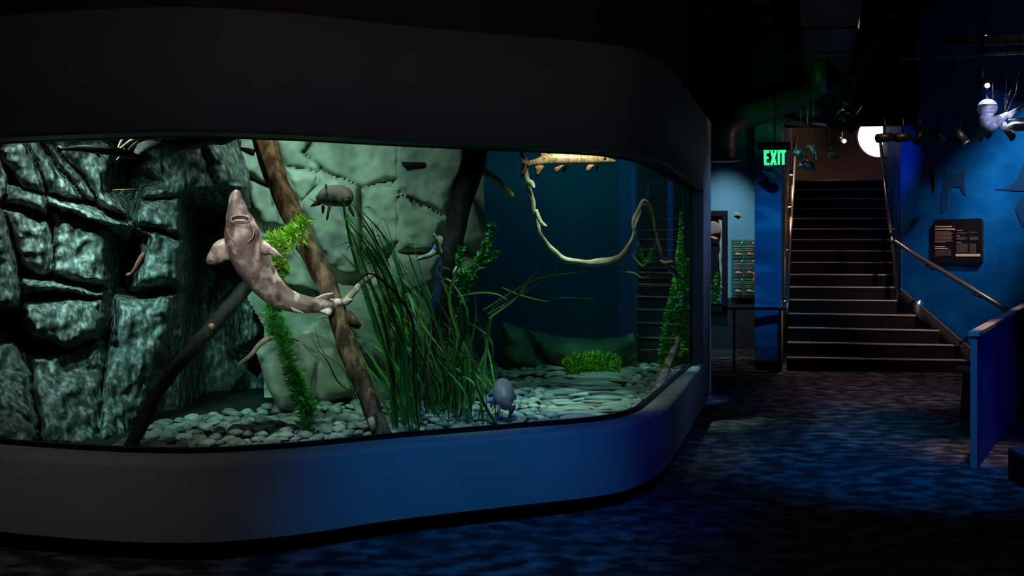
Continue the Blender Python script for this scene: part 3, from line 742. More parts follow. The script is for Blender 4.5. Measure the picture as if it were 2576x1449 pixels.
# mouth on the underside of the snout
mo = P(601, 551.5, 5.80)
def ell(c, rx, rz, n=24): return [Vector((c.x + rx * math.cos(2 * math.pi * i / n), c.y, c.z + rz * math.sin(2 * math.pi * i / n))) for i in range(n)]
MB().ball(Vector((mo.x, 5.836, mo.z)), .058, 20, 10, (1.0, .26, .36)).build('mouth', M_mouth, st, True)
MB().tube(ell(Vector((mo.x, 5.829, mo.z)), .056, .0215) + ell(Vector((mo.x, 5.829, mo.z)), .056, .0215)[:2], .0055, 8, False).build('lip', M_sturfin, st, True)
MB().ball(Vector((mo.x, 5.826, mo.z - .008)), .040, 16, 10, (1.0, .22, .26)).build('tongue', M_lip, st, True)
eye(626, 524, 5.885, .010, st)
for c in ([(572, 575, 5.80, 1), (578, 595, 5.80, 1.4), (590, 608, 5.805, .8)], [(640, 575, 5.82, 1), (636, 596, 5.81, 1.4), (622, 610, 5.81, .8)]):
    loft('gill_edge', c, M_sturfin, st, n=5, seg=6)

s2 = thing('sturgeon', 'grey sturgeon resting on the pebbles with its tip up beside the end of the pane', 'fish', P(1660, 970, 7.9))
loft('body', [(1628, 1040, 7.45, 20, .8), (1645, 1010, 7.6, 19, .8), (1658, 975, 7.8, 15, .8), (1670, 940, 8.0, 13, .8), (1684, 905, 8.25, 10, .8), (1695, 878, 8.42, 7, .7), (1703, 855, 8.56, 4, .5), (1706, 848, 8.6, 1, .5)], M_stur, s2, n=8, seg=24, belly=(.4, 2))
fin('tail_fin', [(1690, 895, 8.3), (1700, 868, 8.45), (1707, 850, 8.55), (1704, 880, 8.45), (1696, 902, 8.3)], M_sturfin2, s2, .01)

mk = thing('barred_pike', 'golden barred pike-like fish gliding at the surface under the window head', 'fish', P(1430, 415, 6.7))
zM = lambda x, y: (1280 + x / 8.883, 370 + y / 8.883)
def zMl(l, Y=6.7): return [(*zM(x, y), Y) for x, y in l]
loft('body', [(*zM(410, 375), 6.7, 8, .3), (*zM(520, 350), 6.7, 7.5, .5), (*zM(650, 330), 6.7, 10, .6), (*zM(800, 300), 6.7, 13, .65), (*zM(1000, 275), 6.7, 16, .7), (*zM(1250, 275), 6.7, 15.5, .7), (*zM(1500, 275), 6.7, 14.5, .7), (*zM(1750, 280), 6.7, 13, .7), (*zM(1950, 285), 6.7, 11.5, .7), (*zM(2100, 290), 6.7, 9, .7), (*zM(2230, 300), 6.7, 6.5, .7), (*zM(2340, 310), 6.7, 4, .7), (*zM(2395, 318), 6.7, 1.5, .7)], M_musk, mk, n=6, seg=24, belly=(.45, 2.5), ventral=(0, -.35, -1))
fin('tail_fin', zMl([(440, 330), (340, 270), (220, 195), (270, 300), (330, 380), (320, 480), (240, 700), (330, 640), (400, 520), (440, 420)]), M_muskfin, mk, .01)
fin('dorsal_fin', zMl([(640, 270), (700, 200), (700, 120), (820, 110), (900, 160), (880, 220), (760, 270)]), M_muskfin, mk, .01)
fin('anal_fin', zMl([(580, 440), (600, 540), (580, 600), (640, 680), (720, 570), (790, 440), (700, 400)], 6.66), M_muskfin, mk, .01)
for q, Y in (([(1230, 400), (1100, 430), (1010, 480), (1020, 590), (1110, 550), (1180, 480)], 6.62), ([(1300, 420), (1220, 450), (1180, 540), (1220, 575), (1280, 510)], 6.75)):
    fin('pelvic_fin', zMl(q, Y), M_muskfin, mk, .01)
for q, Y in (([(1920, 400), (1800, 390), (1740, 440), (1730, 540), (1790, 565), (1860, 480)], 6.62), ([(2010, 430), (1960, 430), (1940, 480), (1950, 550), (1990, 480)], 6.75)):
    fin('pectoral_fin', zMl(q, Y), M_muskfin, mk, .01)
eye(*zM(2150, 262), 6.64, .010, mk)

gf = thing('grey_fish', 'plump grey fish hovering above the eelgrass in front of the pale rock', 'fish', P(840, 500, 7.0))
zG = lambda x, y, Y: (770 + x / 11.15, 440 + y / 11.15, Y)
loft('body', [(*zG(300, 640, 7.18), 6, .6), (*zG(400, 620, 7.14), 15, .6), (*zG(560, 590, 7.08), 24, .7), (*zG(760, 580, 7.02), 27, .8), (*zG(960, 590, 6.97), 27, .85), (*zG(1120, 640, 6.93), 24, .85), (*zG(1210, 690, 6.9), 14, .8), (*zG(1250, 720, 6.89), 4, .8)], M_drum, gf, n=6, seg=24, belly=(-.25, 4), ventral=(.25, -.35, -1))
fin('tail_fin', [zG(360, 640, 7.16), zG(300, 740, 7.16), zG(60, 650, 7.18), zG(220, 760, 7.18), zG(110, 890, 7.18), zG(300, 870, 7.16), zG(430, 820, 7.14)], M_drumfin, gf, .012)
fin('dorsal_fin', [zG(560, 420, 7.02), zG(520, 300, 7.02), zG(575, 255, 7.0), zG(595, 340, 7.0), zG(610, 560, 6.95), zG(580, 560, 6.98)], M_drumfin, gf, .012)
fin('pelvic_fin', [zG(620, 860, 6.98), zG(720, 840, 6.96), zG(660, 1000, 6.95), zG(640, 1180, 6.95), zG(580, 1290, 6.95), zG(560, 1180, 6.96), zG(600, 1000, 6.97)], M_drumfin, gf, .012)
fin('pelvic_fin', [zG(430, 860, 7.1), zG(520, 880, 7.1), zG(500, 1060, 7.1), zG(450, 1080, 7.1)], M_drumfin, gf, .012)
fin('pectoral_fin', [zG(1200, 820, 6.9), zG(1250, 860, 6.89), zG(1350, 1100, 6.88), zG(1340, 1190, 6.88), zG(1260, 1100, 6.88), zG(1180, 960, 6.9)], M_drumfin, gf, .012)
eye(*zG(1200, 640, 6.79), .008, gf)

sk = thing('mauve_fish', 'mauve-grey fish nosing the pebbles beside the base of the eelgrass', 'fish', P(1265, 1010, 6.75))
zK = lambda x, y, Y: (1190 + x / 10.35, 930 + y / 10.35, Y - .25)
loft('body', [(*zK(740, 275, 6.95), 3, .8), (*zK(750, 330, 6.92), 15, .8), (*zK(770, 450, 6.86), 24, .85), (*zK(790, 600, 6.8), 27, .9), (*zK(810, 720, 6.76), 26, .9), (*zK(840, 840, 6.72), 22, .9), (*zK(880, 920, 6.7), 16, .8), (*zK(960, 1000, 6.69), 9, .7), (*zK(980, 1060, 6.69), 5, .6)], M_sucker, sk, n=6, seg=24, belly=(0, 1.3))
fin('pectoral_fin', [zK(560, 700, 6.8), zK(440, 750, 6.79), zK(325, 820, 6.78), zK(360, 860, 6.78), zK(480, 880, 6.79), zK(620, 900, 6.78)], M_suckfin, sk, .012)
fin('dorsal_fin', [zK(560, 480, 6.86), zK(430, 560, 6.88), zK(400, 700, 6.88), zK(460, 700, 6.87), zK(570, 660, 6.84)], M_sucker, sk, .012)
fin('pelvic_fin', [zK(630, 900, 6.7), zK(720, 920, 6.7), zK(730, 1000, 6.69), zK(690, 1120, 6.68), zK(630, 1160, 6.68), zK(620, 1040, 6.69)], M_suckfin2, sk, .012)
fin('tail_fin', [zK(960, 860, 6.68), zK(1060, 940, 6.67), zK(1105, 870, 6.67), zK(1100, 1000, 6.66), zK(1000, 1180, 6.66), zK(900, 1320, 6.66), zK(930, 1100, 6.67), zK(920, 960, 6.68)], M_drumfin, sk, .012)
fin('anal_fin', [zK(1040, 560, 6.82), zK(1130, 680, 6.84), zK(1120, 780, 6.84), zK(1060, 780, 6.8)], M_sucker, sk, .012)

pk = thing('pink_fish', 'small pinkish fish slipping down a dark rock cleft', 'fish', P(345, 670, 6.15))
loft('body', [(361, 636, 6.1, 2, .6), (358, 645, 6.1, 7, .6), (351, 660, 6.1, 8.5, .6), (344, 673, 6.1, 7.5, .6), (335, 684, 6.1, 5, .6), (327, 691, 6.1, 3, .5)], M_pink, pk, n=6, seg=16)
fin('tail_fin', [(330, 688, 6.1), (322, 686, 6.1), (316, 693, 6.1), (324, 697, 6.1), (333, 693, 6.1)], M_pink, pk, .006)
fin('dorsal_fin', [(358, 650, 6.1), (364, 646, 6.1), (363, 660, 6.1), (355, 668, 6.1)], M_pink, pk, .006)
pi = thing('dark_pike', 'long dark pike silhouetted under the bleached root at the surface', 'fish', P(250, 380, 5.85))
loft('body', [(143, 375, 5.85, 1.5, .5), (165, 375, 5.85, 4, .6), (200, 373, 5.85, 8, .7), (240, 376, 5.85, 10.5, .75), (280, 380, 5.85, 11, .75), (305, 384, 5.85, 10.5, .75), (325, 388, 5.85, 9, .7)], M_pike, pi, n=6, seg=18, belly=(0, 1.3))
loft('head', [(322, 387, 5.84, 9.5, .75), (335, 391, 5.84, 8, .75), (347, 395, 5.84, 5.5, .7), (358, 398, 5.84, 2, .6)], M_pikehead, pi, n=6, seg=16)
fin('tail_fin', [(160, 375, 5.85), (148, 366, 5.85), (138, 371, 5.85), (146, 376, 5.85), (140, 383, 5.85), (152, 382, 5.85)], M_pike, pi, .006)
fin('pelvic_fin', [(238, 384, 5.83), (250, 386, 5.83), (253, 397, 5.83), (246, 393, 5.83)], M_pike, pi, .006)

# ================================================================== PLANTS
def weed(stems, name, m, parent, step=.012, ln=.03, whorl=7, droop=.0, seed=0, wd=.0035, stemr=.003, density=1.0):
    """feathery whorled water weed along the given stem paths (px,py,Y,spread)"""
    rr = random.Random(seed); v = []; f = []; sv = MB()
    for stp in stems:
        pts = [(*P(a, b, c), d) for a, b, c, d in stp]
        s = cr(pts, 14)
        path = [Vector(q[:3]) for q in s]
        sv.tube(path, stemr, 6)
        acc = 0
        for i in range(len(path) - 1):
            a, b = path[i], path[i + 1]; acc += (b - a).length
            while acc > step:
                acc -= step
                t = (b - a).normalized(); base = a.lerp(b, rr.random())
                sp = s[i][3]
                for k_ in range(whorl):
                    if rr.random() > density: continue
                    d = Vector((rr.gauss(0, 1), rr.gauss(0, 1), rr.gauss(0, 1))); d = (d - t * d.dot(t)).normalized()
                    d = (d + t * rr.uniform(-.2, .6) + Vector((0, 0, .25 - droop))).normalized()
                    L_ = ln * rr.uniform(.6, 1.25) * sp
                    sd = d.cross(Vector((rr.gauss(0, 1), rr.gauss(0, 1), rr.gauss(0, 1)))).normalized() * wd * rr.uniform(.7, 1.3)
                    c1 = base + d * L_ * .55; 
                    n0 = len(v)
                    e1 = base + d * L_ + Vector((rr.gauss(0, 1), rr.gauss(0, 1), rr.gauss(0, 1))) * L_ * .12
                    e2 = c1 + (d + sd.normalized() * .8).normalized() * L_ * .5
                    v += [base - sd * .5, base + sd * .5, c1 + sd, c1 - sd, e1, e2]
                    f += [(n0, n0 + 1, n0 + 2, n0 + 3), (n0 + 3, n0 + 2, n0 + 4), (n0 + 2, n0 + 5, n0 + 3)]
    add('foliage', v, f, m, parent, False)
    sv.build('stem', M_stem, parent, True)
hw = thing('water_weed', 'bright lime feathery water weed trailing from the brown log to the pebbles', 'water plant', P(780, 1090, 6.0))
weed([[(775, 545, 6.3, 1.2), (758, 570, 6.28, 1.4), (735, 588, 6.26, 1.4), (705, 598, 6.25, 1.3), (683, 605, 6.25, 1.0), (668, 596, 6.25, .9)],
      [(770, 590, 6.28, 1.2), (740, 600, 6.26, 1.3), (712, 615, 6.25, 1.3), (700, 640, 6.24, 1.0), (712, 668, 6.24, .9), (722, 690, 6.24, .7)],
      [(690, 600, 6.26, 1.1), (700, 640, 6.28, 1.0), (705, 690, 6.3, .9), (695, 740, 6.3, .9)]], 'foliage', M_horn, hw, step=.0065, ln=.055, whorl=9, seed=1)
weed([[(685, 760, 6.22, 1.3), (690, 790, 6.2, 1.5), (694, 825, 6.18, 1.4), (712, 850, 6.16, 1.1), (712, 880, 6.14, 1.0), (728, 905, 6.12, 1.2), (735, 940, 6.1, 1.1), (748, 975, 6.08, 1.3), (756, 1010, 6.06, 1.2), (770, 1040, 6.04, 1.2), (778, 1070, 6.02, .8), (782, 1095, 6.0, .4)],
      [(675, 840, 6.2, 1.), (692, 826, 6.2, 1.2), (712, 845, 6.2, 1.2), (728, 870, 6.18, .9)],
      [(745, 925, 6.12, 1.), (735, 950, 6.1, 1.2), (760, 990, 6.06, 1.2), (785, 1035, 6.02, 1.)]], 'foliage', M_horn3, hw, step=.0065, ln=.056, whorl=9, seed=2)
fe = thing('water_fern', 'soft green fern frond rising beside the black trunk', 'water plant', P(1160, 800, 6.9))
weed([[(1150, 800, 6.85, .5), (1165, 760, 6.85, .8), (1180, 705, 6.85, 1.2), (1200, 665, 6.85, 1.2), (1220, 630, 6.85, 1.2), (1232, 595, 6.85, .9), (1242, 560, 6.85, .9)],
      [(1195, 668, 6.85, .8), (1215, 655, 6.85, .9), (1240, 645, 6.85, .8), (1248, 632, 6.85, .6)],
      [(1150, 700, 6.86, .6), (1155, 655, 6.86, .9), (1162, 622, 6.86, .8)], [(1170, 740, 6.85, 1), (1160, 700, 6.85, 1.1), (1175, 680, 6.85, .9)]], 'foliage', M_horn2, fe, step=.011, ln=.042, whorl=6, seed=3, wd=.007)
rp_ = thing('water_weed', 'tall slim green water weed standing at the end of the curved pane', 'water plant', P(1700, 930, 9.15))
weed([[(1700, 935, 9.15, 1.2), (1695, 870, 9.15, 1.2), (1698, 800, 9.16, 1.0), (1704, 720, 9.18, .7), (1710, 640, 9.2, .5), (1712, 580, 9.2, .35), (1713, 535, 9.2, .2)],
      [(1715, 930, 9.22, 1.2), (1712, 850, 9.22, 1.2), (1714, 760, 9.22, 1.0), (1718, 690, 9.24, .6), (1718, 640, 9.24, .3)],
      [(1724, 925, 9.3, 1.0), (1722, 820, 9.3, 1.0), (1724, 740, 9.3, .7), (1730, 650, 9.3, .3)],
      [(1668, 930, 9.05, .9), (1674, 890, 9.05, 1.0), (1684, 840, 9.08, 1.1), (1690, 770, 9.1, .8), (1696, 720, 9.12, .4)],
      [(1680, 935, 9.1, 1.2), (1690, 900, 9.1, 1.2), (1705, 860, 9.1, 1.2)]], 'foliage', M_horn3, rp_, step=.010, ln=.075, whorl=8, seed=4, wd=.007)
lp = thing('water_weed', 'low bright green weed bush lying on the stretched pebbles', 'water plant', P(1490, 940, 8.75))
weed([[(1415, 922, 8.8, .9), (1440, 905, 8.8, 1.2), (1490, 898, 8.8, 1.2), (1540, 902, 8.8, 1.2), (1562, 918, 8.8, .8)],
      [(1420, 932, 8.75, 1.0), (1460, 920, 8.75, 1.3), (1500, 918, 8.75, 1.3), (1556, 928, 8.75, .9)],
      [(1430, 938, 8.7, .8), (1480, 932, 8.7, 1.2), (1545, 938, 8.7, .8)]], 'foliage', M_horn, lp, step=.010, ln=.05, whorl=8, seed=6, wd=.006)
gp = thing('water_weed', 'small green weed tuft showing inside the arch of the looped branch', 'water plant', P(1620, 660, 7.9))
weed([[(1606, 610, 7.9, .4), (1612, 640, 7.9, .7), (1624, 660, 7.9, .8), (1636, 640, 7.9, .7), (1640, 625, 7.9, .4)]], 'foliage', M_horn3, gp, step=.007, ln=.03, whorl=6, seed=7)

# eelgrass
def blade(v, f, pts, w, rr, tw=.9):
    s = cr([tuple(p) for p in pts], 5); path = [Vector(q) for q in s]
    n0 = len(v); ph = rr.uniform(-tw, tw); m_ = len(path)
    for i, p in enumerate(path):
        t = (path[min(i + 1, m_ - 1)] - path[max(i - 1, 0)]).normalized()
        a = t.cross(Vector((math.sin(ph + i * .06), -math.cos(ph + i * .06), 0))).normalized()
        u = i / (m_ - 1); ww = w * (1 - u ** 3) * (.55 + .45 * min(1, u * 4)) + .0006
        nn = t.cross(a).normalized() * ww * .22
        v += [p - a * ww, p + nn, p + a * ww]
    for i in range(m_ - 1):
        b = n0 + i * 3
        f += [(b, b + 1, b + 4, b + 3), (b + 1, b + 2, b + 5, b + 4)]
def clump(label, bases, tips, n, seed, w=(.004, .010), m=M_eel, sway=.05, extra=()):
    rr = random.Random(seed); v = []; f = []
    for i in range(n):
        bx_ = rr.uniform(*bases[:2]); by = rr.uniform(*bases[2:4])
        Y0 = bedY(by, .5); b = P(bx_, by, Y0)
        u = (bx_ - bases[0]) / (bases[1] - bases[0])
        tx = rr.gauss(.5 * (u + .5), .28); tx = tips[0] + (tips[1] - tips[0]) * max(-.1, min(1.1, tx)); ty = rr.uniform(*tips[2:4])
        t = P(tx, ty, Y0 + rr.uniform(-.12, .3))
        up = t - b
        c1 = b + Vector((up.x * .12, up.y * .2, up.z * .36)) + Vector((rr.gauss(0, sway * .5), rr.gauss(0, sway * .4), 0))
        c2 = b + Vector((up.x * .48, up.y * .6, up.z * .74)) + Vector((rr.gauss(0, sway), rr.gauss(0, sway * .5), 0))
        pts = [b, c1, c2, t]
        if rr.random() < .35: pts.append(t + Vector((rr.choice((-1, 1)) * rr.uniform(.04, .14), rr.uniform(-.04, .04), rr.uniform(-.10, .03))))
        blade(v, f, pts, rr.uniform(*w), rr)
    for e in extra:
        blade(v, f, [P(*q) for q in e[:-1]], e[-1], rr, .3)
    o = add('eelgrass', v, f, m, None, True)
    return tag(o, label, 'eelgrass', 'eelgrass clumps on the tank bed')
clump('tall dense eelgrass clump just past the foot of the brown log', (985, 1060, 1045, 1088), (880, 985, 540, 900), 32, 11, (.004, .013),
      extra=([(1000, 1086, 6.1), (940, 960, 6.15), (890, 850, 6.2), .010], [(1040, 1086, 6.12), (970, 980, 6.15), (905, 900, 6.2), .009]))
clump('eelgrass clump whose tips trail over the grey fish', (1000, 1060, 985, 1030), (835, 960, 505, 640), 28, 12, (.005, .013),
      extra=([(1010, 1000, 6.9), (960, 800, 6.85), (905, 640, 6.8), (858, 530, 6.8), .010], [(1000, 1000, 6.9), (930, 780, 6.9), (880, 600, 6.85), (862, 500, 6.8), (872, 560, 6.8), .012]))
clump('eelgrass clump in front of the black trunk', (1040, 1130, 1000, 1055), (925, 1075, 610, 880), 36, 13, (.004, .013), sway=.08)
clump('eelgrass clump between the black trunk and the mauve fish', (1110, 1190, 1010, 1060), (1020, 1180, 650, 930), 36, 14, (.004, .012), sway=.08,
      extra=([(1150, 1060, 6.4), (1120, 900, 6.4), (1070, 720, 6.4), (1030, 580, 6.4), .007],))
clump('thin eelgrass rooted next to the mauve fish', (1175, 1260, 985, 1072), (1110, 1215, 780, 980), 22, 15, sway=.07,
      extra=([(1256, 1078, 6.25), (1225, 1030, 6.25), (1195, 960, 6.25), (1175, 860, 6.3), .009], [(1215, 1010, 7.0), (1222, 900, 7.0), (1236, 800, 7.0), (1242, 752, 7.0), .008]))
clump('sparse eelgrass at the back of the bed behind the black trunk', (1060, 1200, 945, 985), (1010, 1190, 700, 860), 22, 16, w=(.005, .011))
clump('olive eelgrass strands beside the lime water weed', (872, 900, 985, 1010), (770, 860, 800, 900), 7, 17, w=(.003, .005),
      extra=([(895, 995, 6.7), (850, 960, 6.7), (825, 910, 6.7), (800, 880, 6.7), (780, 840, 6.7), .005], [(890, 990, 6.7), (860, 925, 6.7), (812, 885, 6.7), (790, 815, 6.7), .004]))
v = []; f = []; rr = random.Random(3)
for e in ([(1230, 800, 6.7), (1300, 745, 6.7), (1340, 690, 6.7), (1388, 632, 6.7), .010],
          [(1225, 790, 6.7), (1310, 740, 6.7), (1370, 700, 6.7), (1446, 648, 6.7), .007],
          [(1215, 780, 6.7), (1280, 738, 6.7), (1340, 705, 6.7), (1400, 690, 6.7), (1482, 682, 6.7), .006],
          [(1150, 745, 6.7), (1195, 736, 6.7), (1245, 738, 6.7), (1278, 755, 6.7), .007],
          [(1262, 722, 6.7), (1310, 742, 6.7), (1375, 757, 6.7), (1410, 748, 6.7), (1495, 752, 6.7), .004],
          [(1215, 960, 6.8), (1225, 860, 6.8), (1238, 780, 6.75), (1300, 738, 6.7), .009],
          [(1590, 640, 7.4), (1602, 655, 7.4), (1618, 668, 7.4), (1634, 648, 7.4), (1640, 640, 7.4), .006],
          [(1560, 682, 7.4), (1595, 686, 7.4), (1615, 698, 7.4), (1640, 690, 7.4), (1650, 678, 7.4), .005]):
    blade(v, f, [P(*q) for q in e[:-1]], e[-1], rr, .2)
tag(add('eelgrass', v, f, M_eelL, None, True), 'long pale eelgrass blades arching out into the open dark water', 'eelgrass', 'eelgrass clumps on the tank bed')

# ================================================================== STAIRS AND FAR ROOM
ys = [899, 860, 822, 788, 754, 720.5, 687, 659, 630, 602, 575, 548, 523.5, 500, 476, 453.5]
rights = {1: (2448, 905), 2: (2432, 868), 3: (2362, 834), 4: (2302, 795), 5: (2256, 756)}
RZ = .168
A0 = Vector((3.52, 12.73)); dA = Vector((.084, .279))
def stepL(n): return A0 + dA * (n - 1)
WR = Vector((5.36, 13.78))
def stepR(n):
    if n in (1, 2, 3, 4, 5):
        px, py = rights[n]; Y = [12.45, 12.62, 12.85, 13.2, 13.7][n - 1]
        return Vector(((px - CX) / F * Y, Y))
    q = stepL(n); return Vector((q.x + 1.50, q.y - .14))
stairs = thing('staircase', 'dark straight staircase climbing to the landing, pale nosing on every step', 'staircase', (4.4, 12.7, 0))
for n in range(1, 17):
    a, b = stepL(n), stepR(n)
    d = Vector((.30, 1.0)) * (.29 if n < 16 else 1.6)
    mb = MB(); z1 = RZ * n; z0 = max(0, z1 - RZ - .02)
    pts = [(a.x, a.y, z0), (b.x, b.y, z0), (b.x + d.x, b.y + d.y, z0), (a.x + d.x, a.y + d.y, z0)]
    mb.prism([Vector(p) for p in pts], (0, 0, z1 - z0))
    s = mb.build('step', M_step, stairs)
    mn = MB(); e = (b - a).normalized(); nn = Vector((e.y, -e.x)) * .012
    q = [Vector((a.x + nn.x, a.y + nn.y, z1 - .014)), Vector((b.x + nn.x, b.y + nn.y, z1 - .014)), Vector((b.x + .03, b.y + .05, z1 - .014)), Vector((a.x + .03, a.y + .05, z1 - .014))]
    mn.prism(q, (0, 0, .016)).build('nosing', M_nose, s)
# stair side wall (towards the column), landing wall, side wall
struct(MB().quadbox((3.46, 12.76, 0), (4.84, 17.2, 0), (4.84, 17.2, 4.8), (3.46, 12.76, 4.8), (-.12, .04, 0)).build('wall_stair', M_brownwall), 'stairwell wall carrying the little warm lamps')
struct(MB().box((5.6, 18.6, 2.4), (4.5, .1, 4.8)).build('wall_landing', M_brownwall), 'brown wall at the head of the stairs')
struct(MB().quadbox((5.40, 13.78, 0), (6.45, 17.3, 0), (6.45, 17.3, 4.8), (5.40, 13.78, 4.8), (.1, -.03, 0)).build('wall_stair_blue', M_mural), 'blue wall along the far side of the stairs')
wallR = lambda px, off=0: (lambda Y: Vector(((px - CX) / F * Y, Y)))(9.54 / ((px - CX) / F + .3))
a, b = Vector((5.40, 13.80)), Vector((6.9, 8.8))
struct(MB().quadbox((a.x, a.y, 0), (b.x, b.y, 0), (b.x, b.y, 4.8), (a.x, a.y, 4.8), (.12, .036, 0)).build('wall_mural', M_mural), 'blue ocean mural wall with the black information panel')
# dark skirt stringer at mural wall
tri = [(5.39, 13.76, .86), (5.78, 12.46, .0), (5.78, 12.46, .30), (5.39, 13.76, 1.0)]
struct(MB().prism([Vector(p) for p in tri], (-.02, -.006, 0)).build('trim_1', M_string), 'brown stringer trim at the foot of the mural wall')
# bulkhead above the stairs
struct(MB().quadbox((2.2, 13.95, 3.25), (7.3, 13.2, 3.25), (7.3, 13.2, 4.8), (2.2, 13.95, 4.8), (.02, .3, 0)).build('wall_bulkhead', M_blackm), 'black bulkhead above the stair opening')
# alcove wall
struct(MB().box((2.6, 14.3, 1.6 + .82), (2.0, .1, 3.2)).build('wall_alcove', M_teal), 'teal wall of the alcove past the aquarium')
struct(MB().box((2.6, 14.28, .42), (2.0, .12, .84)).build('wall_wainscot', M_wains), 'dark lower wall of the alcove')
struct(MB().box((2.6, 14.20, .05), (2.0, .06, .1)).build('baseboard_alcove', M_base), 'brown baseboard of the alcove')
# mural column
struct(MB().quadbox((3.125, 12.80, .12), (3.455, 12.74, .12), (3.455, 12.74, 3.24), (3.125, 12.80, 3.24), (.2, .7, 0)).build('column', M_muralcol), 'square column wrapped in a wave mural')
struct(MB().quadbox((3.125, 12.80, 3.24), (3.455, 12.74, 3.24), (3.455, 12.74, 4.8), (3.125, 12.80, 4.8), (.2, .7, 0)).build('column_header', M_blackm), 'black header above the mural column')
struct(MB().quadbox((3.122, 12.79, 0), (3.458, 12.73, 0), (3.458, 12.73, .12), (3.122, 12.79, .12), (.2, .7, 0)).build('trim_2', M_blackm), 'black base of the mural column')
# corner trim of stairwell (pale brown vertical edge by the column)
# handrails
def rail(name, label, pts, r, m, posts=()):
    t = thing(name, label, 'handrail', pts[0])
    MB().tube(pts, r, 10).build('rail', m, t, True)
    for q in posts: MB().tube(q, r * .6, 8).build('bracket', m, t, True)
    return t
wl_ = lambda Y: Vector((3.46 + .311 * (Y - 12.76) + .07, Y))
def sl(Y, h): 
    q = wl_(Y); return Vector((q.x, q.y, max(0, (Y - 12.73) / .279 * RZ) + h))
rail('handrail', 'steel handrail on the stairwell wall beside the mural column', [sl(12.72, .72), sl(12.9, .82), sl(13.4, .88), sl(15, .9), sl(16.9, .92)], .026, M_rail, [[sl(Y, .82), sl(Y, .82) + Vector((-.07, .02, 0))] for Y in (13.2, 14.6, 16.0)])
sr = lambda Y, h: Vector((5.33 + .30 * (Y - 13.78) - .04, Y, (Y - 12.73) / .279 * RZ + h))
ra = P(2214, 352, 16.9); rbp = P(2243, 606, 13.75)
rail('handrail', 'steel handrail along the blue side wall of the stairs', [ra, ra.lerp(rbp, .5), rbp], .028, M_rail, [[ra.lerp(rbp, t), ra.lerp(rbp, t) + Vector((.10, -.02, -.02))] for t in (.2, .55, .9)])
rc = P(2590, 815, 10.7) ; 
rail('handrail', 'dark diagonal handrail descending across the mural wall', [rbp + Vector((.03, -.06, -.01)), P(2300, 640, 13.25), P(2400, 699, 12.5), P(2540, 785, 11.6)], .03, M_rail,
     [[P(2330, 668, 13.0), P(2330, 668, 13.0) + Vector((.08, .02, -.03))], [P(2450, 740, 12.2), P(2450, 740, 12.2) + Vector((.09, .02, -.03))]])
st2 = MB().prism([P(2243, 612, 13.72), P(2250, 612, 13.72), P(2264, 752, 13.72), P(2256, 756, 13.72)], (0, .05, 0)).build('stair_stringer', M_rail)
tag(st2, 'slim sloping steel edge between the upper steps and the blue wall', 'stringer')
# wall lamps
for i, (px, py, lb) in enumerate(((1968, 752, 'lowest small warm lamp on the stairwell wall, level with the barrier rail'), (1976, 624, 'small warm lamp on the stairwell wall, second step up of four'), (1979, 516, 'small warm lamp on the stairwell wall, third step up of four'), (1984, 436, 'topmost small warm lamp on the stairwell wall, just below the exit sign'))):
    Y = .5433 / (.314 - (px - CX) / F); Y = min(Y, 15.6)
    q = wl_(Y); p = Vector((q.x - .02, q.y, EYE - (py - HY) / F * Y))
    t = thing('wall_lamp', lb, 'lamp', p, 'warm lamps up the stairwell wall')
    MB().tube([p + Vector((0, 0, .05)), p + Vector((0, 0, -.02))], .028, 12).build('housing', M_rail, t, True)
    MB().tube([p + Vector((0, 0, -.02)), p + Vector((0, 0, -.028))], .022, 12).build('bulb', M_bulbwarm, t, True)
    spot('wall_lamp_beam', p + Vector((.03, 0, -.04)), p + Vector((.0, .0, -1)), 7, (1, .66, .36), 95, .8, .015)
# step light
p = P(2315, 758, 0); q = wallR(2315); p = Vector((q.x, q.y, EYE - (758 - HY) / F * q.y))
t = thing('step_light', 'tiny round step light glowing low on the mural wall by the lower steps', 'lamp', p)
MB().ball(p, .03, 12, 8, (.5, 1, 1)).build('housing', M_rail, t, True)
MB().ball(p + Vector((-.015, -.005, -.01)), .02, 12, 8, (.5, 1, 1)).build('bulb', M_bulbstep, t, True)
spot('step_light_beam', p + Vector((-.05, -.015, 0)), p + Vector((-.35, -.1, -1)), 5, (.55, .8, 1), 80, .8, .02)
# barrier rail in front of the alcove
bar = thing('barrier_rail', 'dark flat barrier rail crossing the mural column', 'rail', P(1900, 775, 12.6))
MB().box((3.12, 12.62, .80), (.72, .07, .035)).build('rail', M_black, bar)
for x in (2.82, 3.40): MB().box((x, 12.62, .40), (.03, .03, .79)).build('post', M_black, bar)
# framed alcove tank
fr = thing('framed_display', 'black-framed lit display tank half hidden by the end of the aquarium', 'display', (3.0, 14.2, 1))
def bxp(px0, py0, px1, py1, Y, th=.05):
    a = P(px0, py0, Y); b = P(px1, py1, Y); return ((a.x + b.x) / 2, Y + th / 2, (a.z + b.z) / 2), (abs(b.x - a.x), th, abs(b.z - a.z))
mb = MB()
for q in ((1770, 530, 1831, 544), (1817, 544, 1831, 784), (1770, 770, 1831, 784)): mb.box(*bxp(*q, 14.14, .12))
mb.build('frame', M_black, fr)
MB().box(*bxp(1770, 544, 1817, 770, 14.22, .03)).build('picture', M_blackm, fr)
loft('puffer_fish', [(1778, 572, 14.17, 8, .2), (1790, 573, 14.17, 17, .12), (1802, 576, 14.17, 15, .12), (1812, 584, 14.17, 6, .2)], mat('brown_fish_print', (.30, .18, .17), rough=.6), fr, n=5, seg=16)
fin('puffer_fin', [(1785, 594, 14.17), (1800, 596, 14.17), (1808, 602, 14.17), (1795, 604, 14.17)], M_orange, fr, .01)
